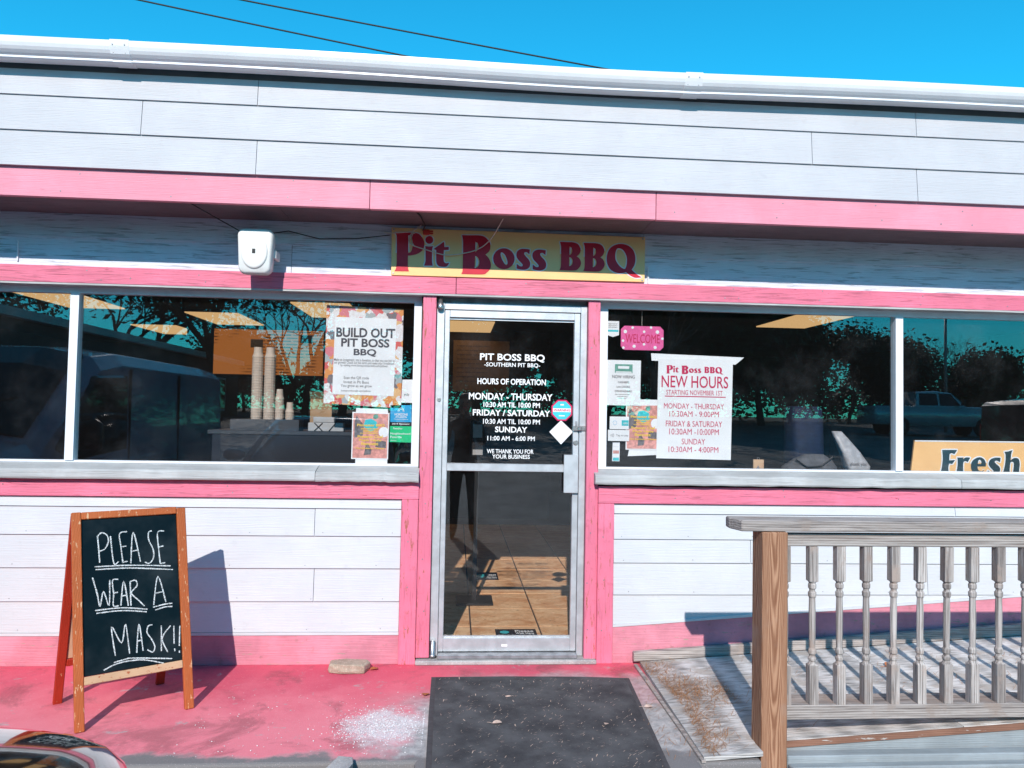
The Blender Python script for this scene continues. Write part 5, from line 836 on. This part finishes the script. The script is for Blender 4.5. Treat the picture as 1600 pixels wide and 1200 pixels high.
def pickup():
    t = thing('pickup_truck', 'silver crew cab pickup truck mirrored in the right window', 'pickup truck', (25.6, -29.5, lot_z(-29.5)), R(-84)); t.scale = (1, 1, 1.08)
    st = [(-6.1, .96, .55, .9, 1.25, 1.26), (-6.0, 1.0, .5, .9, 1.28, 1.30), (-4.2, 1.0, .45, .9, 1.28, 1.30), (-1.75, 1.0, .45, .9, 1.25, 1.30), (-.4, .99, .45, .9, 1.18, 1.27), (-.08, .95, .45, .85, 1.10, 1.20), (.0, .9, .45, .8, .95, 1.05)]
    MB().loft([halfring(y, [(0, zb_), (w*.97, zb_), (w, zm), (w*.985, zs), (w*.8, zt), (0, zt)]) for y, w, zb_, zm, zs, zt in st]).build('body', M['silver_paint'], t, True)
    MB().loft([halfring(y, [(0, zb_), (wb, zb_), (wt, zt-.05), (wt*.8, zt), (0, zt+.01)]) for y, wb, wt, zb_, zt in [(-1.75, .93, .8, 1.27, 1.30), (-2.45, .92, .74, 1.27, 1.90), (-3.2, .92, .74, 1.27, 1.98), (-4.05, .92, .74, 1.27, 1.93), (-4.2, .92, .78, 1.27, 1.30)]]).build('cab', M['silver_paint'], t)
    MB().add([(-.78, -1.83, 1.385), (.78, -1.83, 1.385), (.66, -2.40, 1.88), (-.66, -2.40, 1.88), (-.78, -1.86, 1.33), (.78, -1.86, 1.33), (.66, -2.45, 1.82), (-.66, -2.45, 1.82)], [(0, 1, 2, 3), (7, 6, 5, 4), (0, 4, 5, 1), (1, 5, 6, 2), (2, 6, 7, 3), (3, 7, 4, 0)]).build('windshield', M['auto_glass'], t)
    for sx in (-1, 1):
        for a, b_, c_, d_ in ((-2.12, -2.50, -3.05, -3.05), (-3.15, -3.15, -3.95, -4.0)):
            m = MB(); q = [(a, 1.34), (b_, 1.84), (c_, 1.86), (d_, 1.34)]; m.add([(sx*(.93-.30*(z-1.27)+.012), y, z) for y, z in q] + [(sx*(.93-.30*(z-1.27)-.03), y, z) for y, z in q], [(0, 1, 2, 3), (7, 6, 5, 4), (0, 4, 5, 1), (1, 5, 6, 2), (2, 6, 7, 3), (3, 7, 4, 0)]); m.build('side_window', M['auto_glass'], t)
        MB().box(sx*.62, sx*.90, -.02, .02, .85, 1.08).build('headlight', M['lamp_glass'], t); MB().box(sx*1.0, sx*1.22, -2.15, -2.05, 1.36, 1.62).build('mirror', M['black'], t)
        for y in (-1.05, -4.9): wheel(t, sx*1.0, y, .43, .28, sx)
    part('bumper', M['rim'], t, (-.95, .95, .0, .10, .5, .72), bevel=.03); part('grille', M['alu_dark'], t, (-.6, .6, .0, .04, .76, 1.08), bevel=.01)
pickup()

# ------------------------------------------------------------------ low building, lamp post and trees across the lot
nb_ = thing('neighbour_building', 'long low dark building with white roof edge mirrored behind the van', 'building', (-12.0, -12, lot_z(-12)))
part('wall', M['brick_dark'], nb_, (-8, 0, -26, 0, -.5, 3.7)); part('roof_edge', M['trim_white'], nb_, (-8.2, .25, -26.2, .2, 3.71, 3.95))
for i in range(7):
    w = part('window', M['trim_white'], nb_, (.0, .04, -3.4*i-3.2, -3.4*i-1.2, 1.2, 2.9)); part('pane', M['auto_glass'], w, (.041, .05, -3.4*i-3.1, -3.4*i-1.3, 1.3, 2.8))
lp = thing('lamp_post', 'tall thin lamp post mirrored in the right window', 'lamp post', (25.5, -33, lot_z(-33))); MB().tube([(0, 0, 0), (0, 0, 7.2)], [.09, .06], 8).build('pole', M['alu_dark'], lp, True); MB().tube([(0, 0, 7.1), (-.5, .2, 7.3), (-1.2, .4, 7.3)], .04, 6).build('arm', M['alu_dark'], lp, True); part('lamp_head', M['alu_dark'], lp, (-1.7, -1.1, .28, .52, 7.24, 7.36), bevel=.03)
def tree_meshes(seed, H, crown_r, leaves, leaf_s, mat, depth=5, spread=.75):
    rng = random.Random(seed); wood = MB(); tips = []
    def branch(p, d, L, r, lev):
        pts = [p]; q = p
        for i in range(3):
            d = (d + Vector((rng.uniform(-.18, .18), rng.uniform(-.18, .18), rng.uniform(-.05, .12)))).normalized(); q = q + d*L/3; pts.append(q)
            if lev >= 2: tips.append(q)
        wood.tube(pts, [r, r*.88, r*.76, r*.62], 6 if lev < 2 else 3, cap=False)
        if lev >= depth: tips.append(q); return
        for i in range(3 if lev < 3 else 2 + (rng.random() < .6)):
            ax = Vector((rng.gauss(0, 1), rng.gauss(0, 1), rng.gauss(0, .5))).normalized(); nd = (d + ax*spread*rng.uniform(.6, 1.2)).normalized()
            if nd.z < -.15: nd.z *= -.3
            branch(pts[rng.choice((2, 3, 3))], nd, L*rng.uniform(.60, .82), r*.56, lev+1)
    branch(Vector((0, 0, -.2)), Vector((0, 0, 1)), H*.30, H*.020, 0)
    crown = MB()
    for i in range(leaves):
        c = rng.choice(tips) + Vector((rng.gauss(0, 1), rng.gauss(0, 1), rng.gauss(0, .8)))*crown_r*.16; s = leaf_s*rng.uniform(.5, 1.3)
        a = Vector((rng.gauss(0, 1), rng.gauss(0, 1), rng.gauss(0, .7))).normalized(); b2 = a.orthogonal().normalized()*s*.55; a = a*s
        crown.add([c-a, c+b2, c+a, c-b2], [(0, 1, 2, 3)])
    return wood.mesh('trunk', M['bark'], True), (crown.mesh('crown', M[mat]) if leaves else None)
KT = [tree_meshes(1, 9.5, 4.2, 16000, .17, 'leaves_a'), tree_meshes(2, 8.0, 3.8, 12000, .16, 'leaves_b'), tree_meshes(3, 10.5, 4.4, 4200, .15, 'leaves_b', 6), tree_meshes(4, 9.0, 3.2, 0, .2, 'leaves_a', 6), tree_meshes(5, 6.0, 4.2, 15000, .17, 'leaves_a', 5, .95)]
rngt = random.Random(11)
spots = [(-19, -38, 2, 1.1, 'sparse brown tree at the far left'), (-15.5, -34, 2, 1.2, 'sparse brown tree behind the low building'), (-11, -31, 2, 1.15, 'sparse tall tree beside the low building'), (-8, -36, 2, 1.0, 'sparse brown tree behind the van'), (-5.2, -30, 2, 1.1, 'sparse brown tree straight behind the van'), (-2.5, -35, 1, 1.0, 'brown leafed tree left of the door axis'), (1.0, -33, 2, 1.0, 'sparse tree facing the door'), (4.5, -38, 0, 1.2, 'dense green tree right of the door axis'), (7.6, -24, 3, 1.05, 'bare branched tree in front of the wood'), (11.0, -35, 0, 1.35, 'largest dark green tree'), (14.2, -38, 0, 1.35, 'dark green tree right of the largest one'), (17.3, -37, 0, 1.2, 'dark green tree left of the pickup'), (20.3, -40, 4, 1.25, 'bushy green tree behind the pickup bed'), (24.5, -41, 1, .82, 'brown round tree behind the pickup cab'), (28.0, -42, 4, 1.0, 'bushy green tree right of the pickup'), (32.5, -43, 3, .8, 'bare branched tree at the far right'), (36.0, -44, 4, .9, 'bushy green tree at the far right end'), (9.3, -41, 4, 1.3, 'bushy green tree between the two dense ones'), (-24, -33, 2, 1.0, 'sparse tree at the left end'), (15.5, -44, 4, 1.5, 'broad bushy tree at the back'), (-13, -43, 4, .95, 'broad bushy tree behind the left row'), (-6, -44, 4, .95, 'broad bushy tree straight behind the brown ones'), (1.5, -43, 4, 1.1, 'broad bushy tree facing the door from the back row'), (7.5, -46, 4, 1.7, 'broad bushy tree behind the bare one'), (-9.5, -39, 3, 1.1, 'bare branched tree between the sparse ones'), (12.5, -32, 4, 1.3, 'bushy tree in front of the largest one')]
for i, (x, y, kk, s, lab) in enumerate(spots):
    t = thing('tree', lab + ' across the lot', 'tree', (x, y, lot_z(y)), rngt.uniform(0, 6.28), 'trees across the lot'); t.scale = (s, s, s)
    for nm, me in zip(('trunk', 'crown'), KT[kk]):
        if me: o = bpy.data.objects.new(nm, me); COL.objects.link(o); o.parent = t
hg = MB(); rh = random.Random(5)
for i in range(26000):
    x = rh.uniform(-30, 45); y = -45 + rh.gauss(0, .7); h_ = (3.0 + .8*math.sin(x*.7) + .5*math.sin(x*1.9))*rh.random()**.6; c = Vector((x, y, lot_z(y)+h_)); s = .17*rh.uniform(.5, 1.3); a = Vector((rh.gauss(0, 1), rh.gauss(0, 1), rh.gauss(0, .7))).normalized(); b2 = a.orthogonal().normalized()*s*.6; a = a*s
    hg.add([c-a, c+b2, c+a, c-b2], [(0, 1, 2, 3)])
tag(hg.build('undergrowth', M['leaves_a']), 'dark undergrowth along the far side of the lot', 'undergrowth', kind='stuff')

# ------------------------------------------------------------------ the person taking the picture (mirrored in the door)
def skin_mesh(verts, edges, root, mat, name, parent, sub=2):
    me = bpy.data.meshes.new(name); me.from_pydata([v[:3] for v in verts], edges, []); o = bpy.data.objects.new(name, me); COL.objects.link(o)
    o.modifiers.new('skin', 'SKIN'); sv = me.skin_vertices[0].data
    for i, v in enumerate(verts): sv[i].radius = (v[3], v[4] if len(v) > 4 else v[3]); sv[i].use_root = (i == root)
    m = o.modifiers.new('sub', 'SUBSURF'); m.levels = m.render_levels = sub
    dg = bpy.context.evaluated_depsgraph_get(); ev = bpy.data.meshes.new_from_object(o.evaluated_get(dg)); bpy.data.objects.remove(o, do_unlink=True); ev.materials.clear(); ev.materials.append(mat)
    ev.polygons.foreach_set('use_smooth', [True]*len(ev.polygons)); r = bpy.data.objects.new(name, ev); COL.objects.link(r); r.parent = parent; return r
pe = thing('person', 'person in dark jacket and trousers holding up a phone, mirrored in the door', 'person', (.12, -4.98, -.10))
# local: +Y towards the shop; phone at local (-.12, .46, 1.577)
bv = [(0, 0, .95, .15, .115), (0, -.005, 1.12, .145, .10), (0, 0, 1.30, .165, .11), (0, 0, 1.43, .13, .085), (0, .01, 1.53, .055), (0, .02, 1.60, .055),
      (-.19, 0, 1.40, .062), (-.25, .10, 1.17, .050), (-.23, .30, 1.40, .040), (-.215, .41, 1.545, .030), (.19, 0, 1.40, .062), (.23, .12, 1.17, .050), (.06, .30, 1.40, .040), (-.03, .41, 1.545, .030),
      (-.095, 0, .86, .10), (-.11, .02, .48, .066), (-.12, 0, .10, .050), (-.13, .07, .045, .045, .035), (-.135, .19, .035, .042, .028),
      (.095, 0, .86, .10), (.11, .03, .48, .066), (.12, .01, .10, .050), (.13, .08, .045, .045, .035), (.135, .20, .035, .042, .028)]
be = [(0, 1), (1, 2), (2, 3), (3, 4), (4, 5), (3, 6), (6, 7), (7, 8), (8, 9), (3, 10), (10, 11), (11, 12), (12, 13), (0, 14), (14, 15), (15, 16), (16, 17), (17, 18), (0, 19), (19, 20), (20, 21), (21, 22), (22, 23)]
skin_mesh(bv, be, 0, M['jacket'], 'body', pe)
hr = []
for z, rx, ry, cy in ((1.575, .045, .05, .03), (1.60, .058, .075, .035), (1.635, .068, .088, .03), (1.68, .076, .098, .02), (1.72, .078, .100, .015), (1.76, .070, .09, .01), (1.79, .045, .06, .005), (1.80, .015, .02, 0)): hr.append([(rx*math.cos(a), cy+ry*math.sin(a) + (.018 if abs(a-math.pi/2) < .2 and 1.64 < z < 1.70 else 0), z) for a in [2*math.pi*i/20 for i in range(20)]])
hd = MB().loft(hr).build('head', M['skin'], pe, True)
for sx in (-1, 1):
    MB().loft([[(sx*(.074+d), .005+.018*math.cos(a)*k, 1.675+.032*math.sin(a)*k) for a in [2*math.pi*i/8 for i in range(8)]] for d, k in ((-.01, .8), (.008, 1), (.014, .6))]).build('ear', M['skin'], hd, True)
    MB().lathe([(.006, .112), (.011, .118), (.006, .121)], 8, (sx*.030, 1.69), 'y').build('eye', M['black'], hd, True)
part('mouth', M['ink_red'], hd, (-.022, .022, .112, .121, 1.622, 1.629))
MB().loft([[(rx*math.cos(a), cy+ry*math.sin(a), z + (.035 if math.sin(a) > .3 and z < 1.74 else 0)) for a in [2*math.pi*i/20 for i in range(20)]] for z, rx, ry, cy in ((1.64, .078, .092, -.012), (1.70, .084, .100, 0), (1.74, .084, .104, .006), (1.775, .074, .094, .006), (1.80, .05, .065, .004), (1.812, .02, .025, 0))]).build('hair', M['hair'], hd, True)
for sx, cx in ((-1, -.215), (1, -.03)):
    hv = [(cx, .41, 1.54, .024), (cx - sx*.006, .445, 1.575, .028, .016)]; hedg = [(0, 1)]
    for f in range(4):
        b0 = len(hv); zf = 1.555 + .018*f; ln = (.9, 1.0, .95, .8)[f]
        hv += [(cx - sx*.016, .455, zf, .009), (cx - sx*.016*1.4, .475, zf+.003, .0085), (cx - sx*(.016+.028*ln), .4725, zf+.004, .0075)]; hedg += [(1, b0), (b0, b0+1), (b0+1, b0+2)]
    b0 = len(hv); hv += [(cx - sx*.012, .44, 1.60, .010), (cx - sx*.03, .448, 1.615, .009), (cx - sx*.05, .449, 1.62, .008)]; hedg += [(1, b0), (b0, b0+1), (b0+1, b0+2)]
    skin_mesh(hv, hedg, 0, M['skin'], 'hand', pe)
ph = thing('phone', 'black phone held up by the person in the dark jacket', 'phone'); part('case', M['black'], ph, (-.075, .075, -4.517, -4.508, 1.44, 1.515), bevel=.003)
